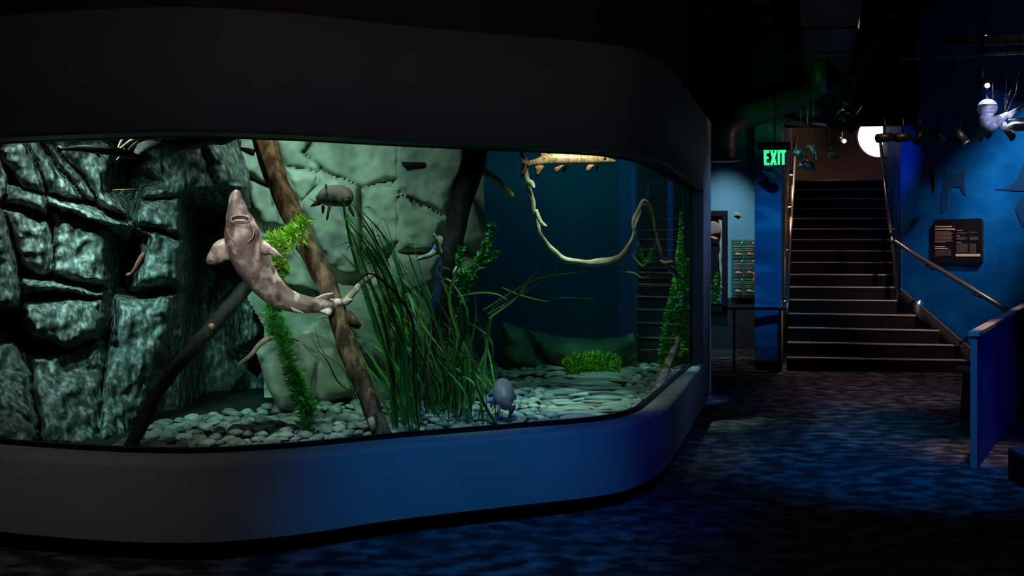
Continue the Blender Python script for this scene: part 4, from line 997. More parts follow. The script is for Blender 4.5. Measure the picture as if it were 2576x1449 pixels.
loft('coral_edge', [(1812, 545, 14.18, 5, .3), (1815, 600, 14.18, 4, .3), (1812, 650, 14.18, 4, .3), (1816, 700, 14.18, 4, .3), (1812, 765, 14.18, 4, .3)], mat('grey_coral', (.35, .32, .34), rough=.8), fr, n=6, seg=8, wob=.02)
weed([[(1800, 768, 14.17, .8), (1803, 735, 14.17, .9), (1806, 700, 14.17, .6), (1808, 685, 14.17, .3)], [(1792, 768, 14.17, .8), (1795, 720, 14.17, .8)]], 'foliage', M_horn2, fr, step=.02, ln=.10, whorl=5, seed=9, wd=.012)
# species board
bd = thing('species_board', 'green board of six fish cards on the alcove wall beside the mural column', 'board', P(1870, 675, 14.2))
MB().box(*bxp(1841, 603, 1901, 748, 14.18, .03)).build('board_back', M_cardedge, bd)
for r_ in range(3):
    for c_ in range(2):
        x0 = 1843 + c_ * 29; y0 = 606 + r_ * 46.5
        cd = MB().box(*bxp(x0, y0, x0 + 27, y0 + 44, 14.17, .02)).build('card', M_card, bd)
        mb = MB()
        for k_, wdt in ((4, 14), (10, 24), (13.5, 22), (19, 18), (23, 20)): mb.box(*bxp(x0 + 2, y0 + k_, x0 + 2 + wdt * (.9 + .1 * ((k_ * 7 + c_) % 3)), y0 + k_ + 1.6, 14.165, .01))
        mb.build('card_text', M_cardtxt, cd)
        MB().ball(P(x0 + 23, y0 + 5, 14.166), .014, 10, 6, (1, .3, 1)).build('white_dot', M_white, cd, True)
        fm = M_orange if (c_ == 1 and r_ < 2) else M_salmon
        loft('fish_picture', [(x0 + 6, y0 + 34, 14.165, .5, .2), (x0 + 10, y0 + 33, 14.165, 3, .2), (x0 + 15, y0 + 33, 14.165, 3.6, .2), (x0 + 19, y0 + 34, 14.165, 1.5, .2), (x0 + 23, y0 + 34, 14.165, 2.6, .2)], fm, cd, n=4, seg=10)
sh = MB(); c = thing('wall_fish', 'small pale fish relief fixed on the teal alcove wall', 'fish', P(1855, 538, 14.22))
loft('body', [(1846, 536, 14.22, .6, .5), (1851, 537, 14.22, 2.2, .5), (1857, 538, 14.22, 2.4, .5), (1864, 539, 14.22, .8, .5)], M_salmon, c, n=5, seg=10)
fin('tail_fin', [(1853, 538, 14.22), (1856, 544, 14.22), (1859, 543, 14.22), (1858, 538, 14.22)], M_salmon, c, .01)
c = thing('orange_seahorse', 'small orange seahorse ornament at the edge of the species board', 'ornament', P(1897, 695, 14.1))
loft('body', [(1899, 685, 13.9, 1, .6), (1897, 690, 13.9, 3, .6), (1899, 697, 13.9, 2.6, .6), (1896, 704, 13.9, 2.6, .6), (1898, 712, 13.9, 1, .6)], M_orange, c, n=5, seg=10)

# info panel on mural wall
def wp(px, py, off=0.):
    q = wallR(px); n = Vector((-.958, -.287)); return Vector((q.x + n.x * off, q.y + n.y * off, EYE - (py - HY) / F * q.y))
ip = thing('information_panel', 'black rounded information panel with pink print on the blue mural wall', 'panel', wp(2412, 605))
def rquad(name, x0, y0, x1, y1, m, parent, off, th=.008, tlY=None):
    pts = [wp(x0, y0, off), wp(x1, y0, off), wp(x1, y1, off), wp(x0, y1, off)]
    return MB().quadbox(*pts, (.958 * th, .287 * th, 0)).build(name, m, parent)
pts = []
TL, TR, BR_, BL = (2351, 553), (2475, 549), (2474, 663), (2350, 660)
for (cx_, cy_), ang in ((TL, 180), (TR, 270), (BR_, 0), (BL, 90)):
    sx_ = 8 if cx_ < 2400 else -8; sy_ = 8 if cy_ < 600 else -8
    for k_ in range(6):
        th = R(ang + k_ * 18); pts.append(wp(cx_ + sx_ + 8 * math.cos(th), cy_ + sy_ + 8 * math.sin(th), .03))
MB().prism(pts, (.028, .009, 0)).build('panel_board', M_panel, ip)
zI = lambda x, y: (2340 + x / 11.147, 540 + y / 11.147)
def words(lines, m, name, hgt):
    mb = MB(); rr = random.Random(len(lines))
    for (x0, x1, y) in lines:
        x = x0
        while x < x1:
            w_ = min(rr.uniform(22, 80), x1 - x)
            a0 = zI(x, y); a1 = zI(x + w_, y + hgt)
            q = [wp(a0[0], a0[1], .034), wp(a1[0], a0[1], .034), wp(a1[0], a1[1], .034), wp(a0[0], a1[1], .034)]
            mb.quadbox(*q, (.003, .001, 0)); x += w_ + 9
    mb.build(name, m, ip)
words([(200, 670, 318), (200, 750, 388)], M_white, 'title_text', 34)
words([(195, 660 + 60 * ((k_ * 5) % 3 - 1) * .4, 478 + k_ * 36.5) for k_ in range(8)] + [(195, 500, 765)], M_txt, 'body_text', 12)
words([(195, 470, 888), (195, 545, 938)], M_white, 'title_text', 18)
words([(195, 640, 985 + k_ * 19) for k_ in range(9)] + [(195, 380, 1170)], M_txtd, 'body_text', 11)
words([(800, 970, 430), (800, 890, 582), (800, 920, 768)], M_txt, 'title_text', 18)
words([(800, 1120, 500), (800, 1060, 520)] + [(800, 1040 + (k_ % 3) * 40, 625 + k_ * 19) for k_ in range(5)] + [(800, 1080 + (k_ % 3) * 25, 815 + k_ * 19) for k_ in range(13)], M_txtd, 'body_text', 11)
words([(1175, 1350, 480), (1175, 1380, 505)] + [(1175, 1400, 625 + k_ * 19) for k_ in range(5)] + [(1175, 1340, 815 + k_ * 19) for k_ in range(14)], M_txtd, 'body_text', 11)
a0 = zI(775, 1100); a1 = zI(1460, 1170)
MB().quadbox(wp(a0[0], a0[1], .034), wp(a1[0], a0[1], .034), wp(a1[0], a1[1], .034), wp(a0[0], a1[1], .034), (.003, .001, 0)).build('white_strip', M_white, ip)
# thin dark figures laid flat on the mural wall
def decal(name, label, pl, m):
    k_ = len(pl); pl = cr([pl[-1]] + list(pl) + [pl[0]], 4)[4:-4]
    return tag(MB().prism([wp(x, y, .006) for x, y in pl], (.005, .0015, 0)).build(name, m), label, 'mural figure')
decal('wall_figure', 'dark tail-shaped figure on the blue mural above the information panel', [(2378, 425), (2384, 436), (2400, 435), (2410, 438), (2425, 422), (2430, 425), (2428, 460), (2432, 490), (2424, 486), (2416, 472), (2400, 470), (2388, 485), (2384, 520), (2368, 535), (2370, 500), (2376, 455)], M_sil)
decal('wall_figure', 'dark curved figure high on the blue mural, farther along than the panel', [(2505, 476), (2540, 470), (2565, 440), (2580, 400), (2600, 400), (2600, 470), (2560, 480)], M_sil)
decal('wall_figure', 'dark round figure on the blue mural level with the panel', [(2556, 530), (2566, 505), (2600, 480), (2600, 575), (2572, 566)], M_sil)

# half wall, bench, plinth
hwl = thing('half_wall', 'blue half wall with pale wooden cap at the edge of the room', 'half wall', (3.39, 7.24, 0))
ha, hb_ = Vector((3.39, 7.24)), Vector((6.2, 11.66)); hd = (hb_ - ha).normalized(); hn = Vector((-hd.y, hd.x)) * .045
MB().prism([(ha.x, ha.y, 0), (hb_.x, hb_.y, 0), (hb_.x + hn.x, hb_.y + hn.y, 0), (ha.x + hn.x, ha.y + hn.y, 0)], (0, 0, .975)).build('wall_body', M_half, hwl)
e = hd * -.02; o1 = Vector((hd.y, -hd.x)) * .015
MB().prism([(ha.x + o1.x + e.x, ha.y + o1.y + e.y, .975), (hb_.x + o1.x, hb_.y + o1.y, .975), (hb_.x + hn.x - o1.x, hb_.y + hn.y - o1.y, .975), (ha.x + hn.x - o1.x + e.x, ha.y + hn.y - o1.y + e.y, .975)], (0, 0, .03)).build('cap', M_capwood, hwl)
MB().prism([(ha.x, ha.y, 0.01), (ha.x + hn.x, ha.y + hn.y, 0.01), (ha.x + hn.x + e.x * .5, ha.y + hn.y + e.y * .5, 0.01), (ha.x + e.x * .5, ha.y + e.y * .5, 0.01)], (0, 0, .965)).build('lit_end_strip', M_halflit, hwl)  # paler strip puts the light on the end face into its colour
bn = thing('bench', 'small dark green bench tucked behind the blue half wall', 'bench', (4.2, 9.3, 0))
MB().prism([P(2414, 1058, 9.2), P(2424, 938, 9.2), P(2440, 938, 9.2), P(2446, 1062, 9.2)], (.02, .05, 0)).build('side_panel', M_green, bn)
MB().prism([P(2422, 934, 9.18), P(2462, 934, 9.18), P(2462, 942, 9.18), P(2422, 942, 9.18)], (.12, .4, 0)).build('seat', mat('bench_seat', (.16, .19, .15), rough=.6), bn)
MB().prism([P(2449, 1060, 9.3), P(2449, 940, 9.3), P(2462, 940, 9.3), P(2462, 1060, 9.3)], (.12, .4, 0)).build('back_panel', M_green, bn)
pl = thing('plinth', 'low black plinth on the carpet at the foot of the blue half wall', 'plinth', (3.7, 6.6, 0))
pa, pb, pc, pd = Vector((3.47, 6.95)), Vector((3.42, 6.45)), Vector((4.6, 6.2)), Vector((4.65, 6.9))
MB().prism([(q.x, q.y, 0) for q in (pa, pb, pc, pd)], (0, 0, .20)).build('box', M_blackm, pl)
MB().prism([(q.x, q.y, .20) for q in (pa, pb, pc, pd)], (0, 0, .025)).build('top', mat('plinth_top', (.10, .10, .11), rough=.6), pl)

# ================================================================== CEILING THINGS
ex = thing('exit_sign', 'green lit EXIT sign on clear plate hanging from a thin rod', 'sign', P(1948, 400, 10))
Y = 10.0
MB().box(*bxp(1908, 357, 1989, 377, Y - .02, .06)).build('housing', M_black, ex)
MB().box(*bxp(1906, 377, 1990, 420, Y, .012)).build('clear_plate', M_signclear, ex)
MB().tube([P(1949, 357, Y), P(1949, 240, Y)], .008, 8).build('rod', M_black, ex, True)
zX = lambda x, y: P(1880 + x / 8.525, 300 + y / 8.525, Y - .012)
mb = MB()
def poly(l): mb.prism([zX(x, y) for x, y in l], (0, .008, 0))
# E
poly([(358, 672), (470, 672), (468, 725), (412, 725), (412, 800), (455, 800), (455, 850), (410, 850), (412, 930), (475, 930), (472, 985), (372, 985), (362, 930)])
# X
poly([(496, 672), (546, 672), (566, 770), (588, 672), (636, 672), (594, 828), (634, 980), (582, 980), (562, 890), (542, 980), (492, 980), (534, 828)])
poly([(656, 672), (702, 672), (698, 975), (656, 975)])
poly([(716, 668), (832, 660), (828, 712), (798, 715), (800, 972), (748, 975), (748, 718), (716, 720)])
mb.build('lettering', M_letters, ex)['label'] = 'glowing green letters reading EXIT'
MB().box(*bxp(1920, 376, 1978, 378, Y + .0, .012)).build('lamp_strip', emit_mat('exit_strip', (.02, 1, .15), 1.2), ex)
spot('exit_glow', P(1955, 350, 10.03), P(2000, 235, 12.4), 38, (.02, 1, .14), 44, 1, .03)
point('exit_glow_front', P(1949, 410, 9.9), .10, (.04, 1, .25), .05)
def ceil_rod(p, top=4.8, r=.004, m=M_steeledge, parent=None): return MB().tube([p, Vector((p.x, p.y, top))], r, 6).build('wire', m, parent, True)
# hanging metal fish
HF = [
 ('dark metal fish silhouette hanging close beside the exit sign', 12.3, [(1994, 388, 2), (2002, 385, 12), (2012, 386, 16), (2020, 392, 9), (2026, 396, 3)], [(2014, 376)], [(2018, 392), (2030, 405), (2032, 414), (2020, 402)]),
 ('bright-edged arched metal fish, highest of the hanging cluster', 12.2, [(2028, 370, 3), (2038, 369, 6), (2046, 378, 9), (2052, 395, 7), (2055, 406, 2)], [(2032, 366), (2046, 368)], [(2048, 388), (2058, 400), (2056, 410), (2050, 404)]),
 ('broad dark metal fish, lowest of the hanging cluster', 12.4, [(2006, 420, 2), (2016, 416, 8), (2030, 416, 12), (2042, 420, 11), (2050, 430, 5)], [(2030, 404)], [(2040, 428), (2046, 438), (2050, 440), (2050, 428)]),
 ('small metal fish with curled tail hanging alone before the brown landing wall', 12.6, [(2086, 402, 1), (2086, 388, 2.5), (2096, 390, 7), (2106, 393, 6), (2112, 395, 2)], [(2088, 374)], [(2087, 376), (2094, 367), (2097, 369), (2091, 380)]),
 ('teal metal fish hanging below the exit sign in front of the mural column', 12.5, [(1918, 428, 2), (1926, 432, 7), (1940, 440, 11), (1955, 446, 12), (1966, 448, 4)], [(1932, 424)], [(1920, 424), (1932, 418), (1944, 420), (1936, 432)]),
 ('tiny glinting metal fish hanging left of the column in the dark', 12.5, [(1888, 398, 1), (1891, 404, 2.5), (1894, 408, 2), (1898, 402, 1)], [(1890, 370)], [(1889, 402), (1888, 412), (1891, 412)]),
]
for lb, Y, body, wires, fn_ in HF:
    lb = lb.replace('hanging left of the column', 'hanging beside the column')
    t = thing('hanging_fish', lb, 'hanging fish', P(body[2][0], body[2][1], Y), 'metal fish hanging by the exit sign')
    loft('body', [(x, y, Y, r_, .3) for x, y, r_ in body], M_steel, t, n=5, seg=14)
    fin('tail_fin', [(x, y, Y - .02) for x, y in fn_], M_steel, t, .01)
    MB().tube([P(x, y - r_ * .92, Y - .025) for x, y, r_ in cr(body, 4)], .006, 6).build('edge_wire', M_steeledge, t, True)
    for x, y in wires:
        p = P(x, y, Y); ceil_rod(p, 3.9, .0025, M_steeledge, t)
        MB().ball(p, .012, 8, 6, (.7, .7, 2)).build('swivel', M_steeledge, t, True)
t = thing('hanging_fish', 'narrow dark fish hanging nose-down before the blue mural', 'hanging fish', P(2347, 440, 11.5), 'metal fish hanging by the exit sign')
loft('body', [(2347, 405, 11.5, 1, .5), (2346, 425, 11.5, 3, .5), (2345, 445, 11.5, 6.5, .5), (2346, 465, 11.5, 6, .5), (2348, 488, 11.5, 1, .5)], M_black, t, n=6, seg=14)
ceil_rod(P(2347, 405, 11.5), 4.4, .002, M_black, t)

# ducts
dc = thing('rectangular_duct', 'black rectangular air duct running under the ceiling above the exit sign', 'duct', (3.4, 11, 4))
z0 = 3.9
f0, f1 = (2.66, 9.2), (3.94, 13.4)
for i, (a_, b_) in enumerate(((0, .0), (0, 1))): pass
dv = Vector((f1[0] - f0[0], f1[1] - f0[1]))
for k_ in range(3):
    t0, t1 = (-.45, .30, .302)[k_], (.30, .62, 1.0)[k_]
    if k_ == 2: t0 = .623
    if k_ == 1: t0 = .303
    a = Vector(f0) + dv * t0; b = Vector(f0) + dv * t1
    MB().prism([(a.x, a.y, z0), (a.x + .56, a.y - .1, z0), (b.x + .56, b.y - .1, z0), (b.x, b.y, z0)], (0, 0, .45)).build('duct_section', M_duct, dc)
    MB().prism([(b.x - .02, b.y, z0 - .02), (b.x + .58, b.y - .1, z0 - .02), (b.x + .585, b.y - .07, z0 - .02), (b.x - .015, b.y + .03, z0 - .02)], (0, 0, .49)).build('flange', M_black, dc)
rd = thing('round_duct', 'black round duct curving down over the alcove past the aquarium', 'duct', P(1825, 400, 12))
MB().tube([P(x, y, Y) for x, y, Y in cr([(2130, 215, 13.0), (2060, 235, 12.6), (1980, 258, 12.3), (1900, 285, 12.0), (1850, 302, 11.9), (1825, 322, 11.8), (1818, 350, 11.8), (1818, 405, 11.8)], 6)], .15, 24).build('pipe', M_duct, rd, True)
MB().tube([P(1818, 378, 11.8), P(1818, 384, 11.8)], .165, 24).build('collar', M_duct, rd, True)
MB().tube([P(1818, 400, 11.8), P(1818, 405, 11.8)], [.2, .24], 24).build('flange', M_duct, rd, True)
vd = MB().tube([P(2060, 150, 12.3), P(2060, 235, 12.4)], .10, 20).build('duct_drop', M_duct, None, True)
tag(vd, 'short round duct dropping from the rectangular duct, lit green by the exit sign', 'duct')
sd = MB().tube([P(2000, 275, 12.9), P(2110, 268, 13.2)], .10, 20).build('round_duct', M_duct, None, True)
tag(sd, 'short black round duct behind the twin spotlights', 'duct')
for i, (a_, b_, lb) in enumerate((((1905, 292, 11.8), (2080, 318, 13.0), 'upper flat steel channel slung below the round duct'), ((1925, 302, 11.9), (2040, 320, 13.0), 'lower flat steel channel slung below the round duct'))):
    p0, p1 = P(*a_), P(*b_)
    tag(MB().prism([p0, p1, p1 + Vector((0, 0, .03)), p0 + Vector((0, 0, .03))], (.0, .06, 0)).build('steel_channel', M_rail), lb, 'channel')
for i, (l, lb, r_) in enumerate(((((2196, 48, 11.5), (2170, 140, 11.6), (2144, 222, 11.8)), 'thin green-lit conduit running down to the twin spotlights', .010), (((2208, 48, 11.5), (2185, 140, 11.6), (2160, 205, 11.8)), 'dimmer conduit beside the green-lit one', .010), (((1772, 0, 9), (1780, 40, 9.4), (1802, 70, 9.8)), 'loose cable looping above the end of the aquarium', .008))):
    tag(MB().tube([P(*q) for q in cr(list(l), 5)], r_, 8).build('conduit', M_duct, None, True), lb, 'conduit')
# joists
for i, (x0, x1, lb) in enumerate(((1870, 1884, 'dark ceiling joist over the aquarium end'), (1938, 1952, 'dark ceiling joist beside the rectangular duct'))):
    Yn, Yf_ = 9.5, 12.6; zj = 4.4
    a = Vector(((x0 - CX) / F * 11.2 - .5, Yn, zj)); b = Vector((a.x + .93, Yf_, zj))
    tag(MB().prism([a, a + Vector((.08, 0, 0)), b + Vector((.08, 0, 0)), b], (0, 0, .42)).build('joist', M_ceil), lb, 'joist')
for (Yb, lb) in ((12.4, 'ceiling crosspiece catching green light over the alcove'), (11.5, 'second ceiling crosspiece catching green light, higher in the dark')):
    x0 = 2.107 + .3 * (Yb - 9.5); tag(MB().box((x0 + .19, Yb, 4.47), (.36, .30, .10)).build('crosspiece', M_duct), lb, 'crosspiece')
# track rails
for a_, b_, lb, r_ in (((2265, 148, 11.0), (2640, 132, 9.0), 'thin track rail under the ceiling over the mural wall', .012), ((2380, 115, 10.5), (2640, 108, 9.0), 'blue-lit steel beam under the ceiling over the mural wall', .045)):
    p0, p1 = P(*a_), P(*b_)
    tag(MB().prism([p0, p1, p1 + Vector((0, 0, r_ * 2)), p0 + Vector((0, 0, r_ * 2))], (0.02, .05, 0)).build('track_rail', M_rail), lb, 'rail')
# spotlights
def spotlight(label, p, d, r, L_, lens=None, group=None, yoke=True):
    t = thing('spotlight', label, 'spotlight', p, group)
    p = Vector(p); d = Vector(d).normalized()
    MB().tube([p - d * L_ * .5, p - d * L_ * .45, p + d * L_ * .5], [r * .7, r, r], 18).build('housing', M_black, t, True)
    MB().tube([p + d * L_ * .5, p + d * L_ * .53], [r * 1.02, r * 1.02], 18).build('rim', M_rail if lens else M_black, t, True)
    if lens: MB().tube([p + d * L_ * .531, p + d * L_ * .536], r * .8, 16).build('lens', lens, t, True)
    if yoke:
        MB().tube([p + Vector((0, 0, r)), p + Vector((0, 0, r + .18))], .012, 8).build('yoke', M_black, t, True)
    return t
spotlight('big twin spotlight above the stairs, upper one with a glowing lens', P(2135, 262, 11.8), (.7, -.15, -.45), .085, .26, mat('dim_lens', (.5, .4, .35), emis=(1, .75, .6), estr=1.2))
spotlight('big twin spotlight above the stairs, lower one in shadow', P(2130, 305, 11.9), (.65, -.1, -.6), .085, .28)
tb = thing('light_housing', 'angular black housing holding the twin spotlights', 'housing', P(2100, 280, 12.2))
MB().prism([P(2060, 248, 12.2), P(2118, 244, 12.2), P(2150, 275, 12.2), P(2130, 325, 12.2), P(2100, 318, 12.2), P(2085, 300, 12.2)], (.05, .3, 0)).build('body', M_blackm, tb)
SPT = [((2226, 346), (-.9, -.2, -.12), 'track spotlight silhouetted against the bright round light'), ((2272, 345), (-.9, -.2, -.1), 'track spotlight against the blue stair wall edge'), ((2315, 343), (-.5, -.4, -.6), 'track spotlight, dim, third along the bulkhead'), ((2358, 340), (.45, -.4, -.7), 'track spotlight tilted with a thin bright edge, fourth along the bulkhead'), ((2416, 343), (.45, -.3, -.8), 'track spotlight with pale lit rim, last along the bulkhead')]
for i, ((x, y), d, lb) in enumerate(SPT):
    spotlight(lb, P(x, y, 12.6 - i * .12), d, .058, .20, None if i < 4 else mat('lit_rim', (.6, .45, .35), rough=.5), 'track spotlights on the bulkhead')
spotlight('dim spotlight high in the dark above the stairs', P(2236, 30, 11), (.85, -.2, -.35), .05, .25, None)
# glowing lamps facing the room
def bare(label, px, py, Y, m, r):
    p = P(px, py, Y); t = thing('small_spot_lamp', label, 'lamp', p)
    MB().tube([p + Vector((0, .02, 0)), p + Vector((0, .16, .05))], [r * 1.5, r * 1.1], 14).build('housing', M_black, t, True)
    MB().ball(p, r, 14, 10).build('bulb', m, t, True)
    MB().tube([p + Vector((0, .1, .03)), p + Vector((0, .1, .5))], .01, 8).build('stem', M_black, t, True)
bare('tiny warm glaring lamp in front of the brown landing wall', 2124, 355, 16, M_bulb, .030)
bare('glaring white lamp above the frosted hanging sculpture', 2484, 215, 9.6, M_bulbw, .022)
bare('faint lamp tucked on the ceiling beam over the mural', 2480, 92, 10.2, M_bulbs, .014)
# bright round light
dcn = thing('round_wall_light', 'large glowing white round light at the head of the stairs', 'light', P(2205, 345, 18.5))
pc_ = P(2208, 344, 18.45)
MB().tube([pc_ + Vector((0, .06, 0)), pc_ + Vector((0, -.03, 0))], .40, 48).build('rim', M_rim, dcn, True)
MB().tube([pc_ + Vector((0, -.03, 0)), pc_ + Vector((0, -.05, 0))], [.375, .36], 48).build('diffuser', M_disc, dcn, True)

# frosted hanging sculpture
sc = thing('hanging_sculpture', 'frosted plastic creature with a lantern head hanging under the white lamp', 'sculpture', P(2490, 290, 9.2))
Y = 9.2; zW = lambda x, y, Y_=9.2: P(2430 + x / 6.589, 150 + y / 6.589, Y_)
c0 = zW(355, 800); bm_ = MB()
bm_.ball(c0, .088, 12, 7, (1, 1, .94)); bm_.build('lantern_head', M_ice, sc)
for k_ in (-.03, 0, .03):
    rr_ = math.sqrt(.088 ** 2 - k_ ** 2) * .985
    MB().tube([c0 + Vector((rr_ * math.cos(a_ * .5236), rr_ * math.sin(a_ * .5236), k_)) for a_ in range(14)], .0025, 6).build('lantern_rib', M_ice2, sc, True)
MB().tube([c0 + Vector((0, 0, -.05)), c0 + Vector((0, 0, -.095))], [.062, .045], 10).build('neck', M_ice2, sc)
MB().tube([c0 + Vector((0, 0, .08)), c0 + Vector((0, 0, .105))], .008, 8).build('loop', M_ice2, sc)
loft('body', [(2430 + 370 / 6.589, 150 + 890 / 6.589, Y, 14, .8), (2430 + 355 / 6.589, 150 + 960 / 6.589, Y, 21, .8), (2430 + 340 / 6.589, 150 + 1050 / 6.589, Y, 20, .8), (2430 + 300 / 6.589, 150 + 1130 / 6.589, Y, 11, .8), (2430 + 260 / 6.589, 150 + 1190 / 6.589, Y, 6, .8)], M_ice, sc, n=4, seg=10, wob=.010)
loft('belly', [(*[2430 + 250 / 6.589, 150 + 1120 / 6.589], Y, 4, .6), (*[2430 + 320 / 6.589, 150 + 1130 / 6.589], Y - .03, 14, .6), (*[2430 + 420 / 6.589, 150 + 1080 / 6.589], Y - .04, 18, .6), (*[2430 + 540 / 6.589, 150 + 1010 / 6.589], Y - .03, 14, .6), (*[2430 + 640 / 6.589, 150 + 950 / 6.589], Y, 9, .6), (*[2430 + 700 / 6.589, 150 + 900 / 6.589], Y, 6, .6)], M_ice, sc, n=5, seg=16, wob=.012)
def zf(l, Y_=9.15): return [(2430 + x / 6.589, 150 + y / 6.589, Y_) for x, y in l]
fin('arm', zf([(660, 880), (740, 850), (830, 800), (940, 742), (965, 760), (880, 850), (800, 910), (740, 975), (690, 960)]), M_ice2, sc, .03)
fin('arm', zf([(140, 1220), (220, 1130), (270, 1180), (290, 1260), (270, 1340), (210, 1365), (150, 1330), (190, 1260)]), M_ice, sc, .05)
fin('flap', zf([(290, 1240), (400, 1170), (510, 1110), (460, 1200), (370, 1320)]), M_ice, sc, .02)
fin('flap', zf([(560, 1110), (650, 1030), (720, 1120), (820, 1240), (800, 1320), (740, 1355), (700, 1290)]), M_dimplastic, sc, .02)
for a_, b_ in (((340, 640), (350, 480)), ((450, 640), (445, 470))): MB().tube([zW(*a_), zW(*b_), zW(b_[0], -200)], .0025, 6).build('wire', M_steeledge, sc, True)
s2_ = thing('hanging_sculpture', 'milky oval plastic fish hanging beside the lantern-headed sculpture', 'sculpture', P(2560, 325, 9.1))
loft('body', [(2430 + 690 / 6.589, 150 + 1100 / 6.589, 9.1, 3, .8), (2430 + 760 / 6.589, 150 + 1100 / 6.589, 9.1, 10, .8), (2430 + 870 / 6.589, 150 + 1108 / 6.589, 9.1, 12, .8), (2430 + 1000 / 6.589, 150 + 1112 / 6.589, 9.1, 10, .8), (2590, 319, 9.1, 4, .8)], M_ice2, s2_, n=5, seg=18)
fin('upper_fin', zf([(700, 1000), (760, 970), (850, 970), (1000, 950), (1050, 990), (900, 1020), (760, 1010)]), M_ice2, s2_, .02)
for i, (l, lb) in enumerate((([(880, 225), (800, 400), (710, 600), (640, 850)], 'long slanting wire with a bright end above the sculptures'), ([(670, 430), (665, 580), (640, 800)], 'short upright wire with a glinting swivel above the sculptures'), ([(850, 420), (830, 545), (680, 850)], 'wire with a pale bead slanting to the sculpture arm'))):
    t = thing('hanging_wire', lb, 'wire', zW(*l[0], 9.15))
    MB().tube([zW(l[0][0] + 20, -400, 9.15)] + [zW(x, y, 9.15) for x, y in l], .0035, 6).build('strand', M_steeledge, t, True)
    MB().ball(zW(*l[1 if i else 0], 9.15), .008, 8, 6, (.8, .8, 2)).build('bead', M_ice2, t, True)

# ================================================================== LIGHTING
T = (.80, 1, .92)
# --- tank lamps (hung over the water, behind the fascia), plus spots added for single things
spot('tank_lamp_rock', (-2.62, 5.86, 2.72), (-2.62, 6.2, 1.9), 130, (.85, 1, .95), 64, 1, .02)
spot('tank_lamp_rock_front', (-2.45, 5.66, 2.78), (-2.5, 6.3, 2.1), 115, (.87, 1, .95), 58, 1, .02)
spot('tank_lamp_rock_side', (-2.95, 5.80, 2.75), (-3.0, 6.25, 2.05), 48, (.87, 1, .95), 62, 1, .02)
spot('tank_lamp_cleft', (-1.95, 6.1, 2.75), (-2.05, 6.5, 2.2), 16, (.8, 1, .95), 50, 1, .03)
spot('tank_lamp_sturgeon', (-1.72, 5.56, 3.0), (-1.5, 6.0, 1.55), 110, (1, .80, .74), 36, .7, .03)
spot('tank_lamp_log', (-1.2, 6.2, 3.1), (-1.5, 6.75, 2.0), 58, (1, .80, .62), 46, .8, .04)
area('tank_lamp_back', (-1.75, 6.95, 3.1), (-1.6, 8.1, 1.9), 11, (1, .92, .86), .8, .3, 90)
spot('tank_lamp_weed', (-1.15, 5.85, 3.0), (-1.3, 6.2, 1.6), 110, (.9, 1, .75), 40, .8, .05)
spot('tank_lamp_grass', (-.35, 6.3, 3.1), (-.5, 6.7, .9), 110, (.85, 1, .8), 46, .8, .05)
spot('tank_lamp_bed', (.3, 7.0, 3.1), (.33, 7.2, .5), 330, (.85, 1, .92), 35, .9, .06)
spot('tank_lamp_fish', (.40, 6.37, 2.72), (.42, 6.76, 2.15), 40, (1, .82, .58), 64, .8, .04)
spot('branch_fill', (.75, 7.25, 3.0), (.92, 7.55, 1.9), 40, (.95, 1, .8), 36, .9, .04)  # unseen spot added to brighten the branch
spot('tank_lamp_end', (1.15, 8.9, 3.1), (1.5, 9.15, 1.2), 220, (.8, 1, .8), 26, .8, .05)
spot('bush_fill', (.7, 8.45, 3.0), (.72, 8.75, .6), 90, (.8, 1, .75), 24, .9, .04)  # unseen spot added to brighten the low weed bush
area('tank_lamp_blue', (.6, 8.6, 3.1), (.6, 9.4, 1.4), 5, (.3, .8, 1), .8, .3, 140)
spot('trunk_rim_fill', (-1.05, 6.95, 2.1), (-.50, 7.0, 1.2), 60, (.04, .28, 1), 50, .8, .04)  # unseen blue spot added in mid-water for the trunk's rim
# --- room
spot('sturgeon_fill', (-.6, -.3, 3.3), (-1.52, 6.0, 1.43), 800, (1, .84, .82), 10, .9, .03)  # unseen spot added to light the sturgeon through the pane
spot('blue_wash_parapet', (1.6, 2.2, 4.6), (-.2, 5.75, .2), 420, (.0, .27, 1.), 26, 1, .05)
spot('blue_wash_corner', (2.6, 4.0, 4.6), (.8, 6.2, .35), 130, (.0, .03, 1.), 22, 1, .05)
spot('floor_blue', (2.8, 5.6, 4.6), (2.75, 7.4, 0), 420, (.0, .26, 1.), 36, 1, .03)
spot('floor_teal', (2.9, 7.8, 4.6), (2.85, 9.2, 0), 260, (.02, .40, .8), 34, 1, .03)
spot('floor_near', (-.4, 2.2, 4.6), (-.15, 4.9, 0), 120, (.0, .30, 1.), 34, 1, .03)
spot('floor_mauve', (3.6, 10.2, 4.2), (4.0, 11.4, 0), 110, (1, .62, .75), 56, 1, .05)
spot('ceiling_dim', (-3.0, 2.4, 4.6), (-2.7, 5.2, .2), 62, (1, .93, .92), 40, 1, .1)
area('ceiling_fill', (.2, 1.0, 4.6), (.4, 5.6, 2.2), 8, (.88, .92, 1), 1.5, 1.0)
spot('pier_blue', (4.2, 12.4, 3.6), (2.1, 10.5, 1.2), 200, (.2, .42, 1), 50, .8, .05)
for z_ in (.5, 1.1, 1.7): spot('pier_rim', (4.2, 11.5, 3.8), (2.06, 10.56, z_), 330, (.13, .36, 1), 13, .6, .02)
spot('upper_warm', (3.2, 9.4, 3.4), (1.95, 10.2, 3.15), 10, (1, .55, .25), 50, .9, .05)
spot('mural_wash', (5.65, 10.0, 4.3), wp(2430, 615), 760, (1, .84, .86), 37, 1, .04)
spot('mural_hot', (5.0, 11.2, 3.6), wp(2480, 520), 90, (1, .95, .9), 26, 1, .04)
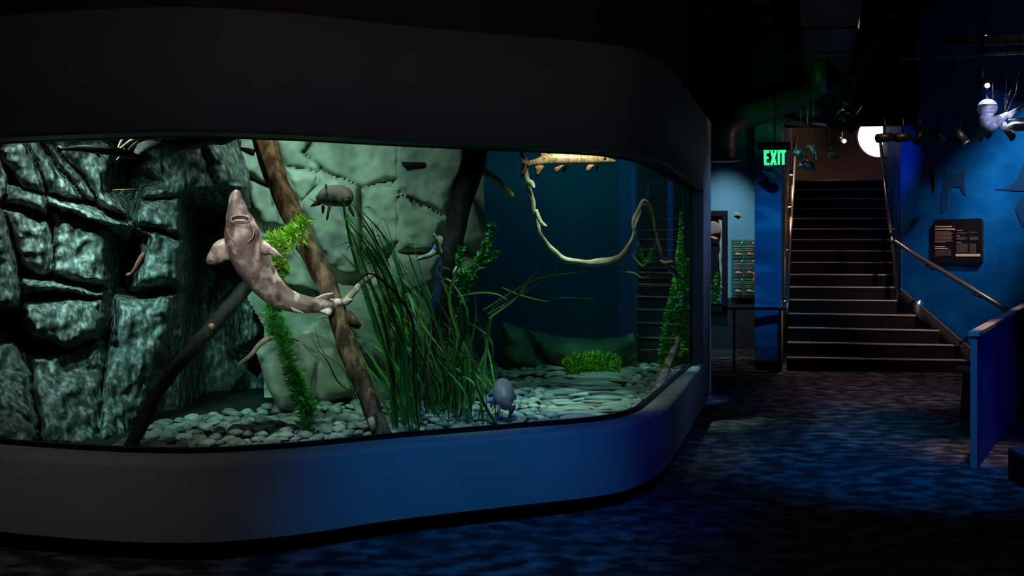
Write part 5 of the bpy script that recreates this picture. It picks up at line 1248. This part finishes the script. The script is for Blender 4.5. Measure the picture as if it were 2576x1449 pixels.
spot('panel_fill', (4.7, 10.6, 3.9), wp(2412, 608), 70, (1, .62, .52), 12, .9, .03)  # unseen warm spot added to turn the panel print pink
spot('mural_side', (4.3, 12.4, 3.2), (5.75, 14.8, 2.5), 60, (.0, .16, 1), 42, .9, .05)
spot('column_wash', (2.95, 9.9, 3.75), (3.29, 12.75, 1.5), 270, (.06, .55, 1), 30, .9, .04)
spot('alcove_wash', (2.85, 12.9, 4.0), (3.14, 14.25, 1.55), 330, (.62, .9, 1), 34, 1, .05)
spot('alcove_floor', (2.9, 12.9, 3.2), (3.05, 13.5, 0), 22, (1, .62, .45), 60, .9, .05)
spot('sculpture_key', P(2484, 205, 9.22), P(2490, 300, 9.2), 60, (.88, .84, 1), 80, .8, .03)
spot('sculpture_front', (3.6, 7.2, 2.6), P(2510, 290, 9.2), 190, (.7, .72, 1), 8, .5, .03)
spot('landing_warm', P(2124, 355, 15.8), (5.6, 18.5, 3.8), 38, (1, .62, .5), 90, .8, .05)
spot('stairs_down', (5.5, 17.4, 4.5), (4.4, 13.6, .6), 120, (1, .66, .52), 38, .9, .03)
spot('halfwall_blue', (5.2, 5.0, 4.4), (4.0, 8.2, .6), 80, (.02, .10, 1), 30, .9, .05)
spot('halfwall_cap', (3.75, 7.4, 4.4), (3.72, 7.72, 1), 260, (1, .64, .44), 17, .9, .05)
spot('stair_warm', (4.6, 11.0, 4.4), (4.7, 14.6, 1.4), 130, (1, .62, .48), 34, .9, .03)
spot('stair_wall_violet', (4.7, 12.4, 3.2), (3.62, 13.2, 3.0), 22, (.3, .25, 1), 36, .9, .03)
spot('duct_pink', (3.6, 11.4, 2.7), P(1830, 350, 11.8), 5, (1, .55, .5), 30, .8, .05)
spot('hanging_fish_fill', (3.5, 8.8, 3.5), P(2040, 392, 12.3), 70, (.75, .85, 1), 13, .9, .03)  # unseen spot added to brighten the hanging metal fish

wd_ = bpy.data.worlds.new('world'); bpy.context.scene.world = wd_; wd_.use_nodes = True
wd_.node_tree.nodes['Background'].inputs['Color'].default_value = (.3, .4, .6, 1)
wd_.node_tree.nodes['Background'].inputs['Strength'].default_value = .0006

S = bpy.context.scene
S.view_settings.view_transform = 'Standard'; S.view_settings.look = 'None'; S.view_settings.exposure = 0; S.view_settings.gamma = 1
S.view_settings.use_curve_mapping = False
try:
    S.cycles.use_denoising = True
    S.cycles.max_bounces = 6; S.cycles.diffuse_bounces = 3; S.cycles.glossy_bounces = 3; S.cycles.transparent_max_bounces = 12
    S.cycles.sample_clamp_indirect = 4
except Exception: pass
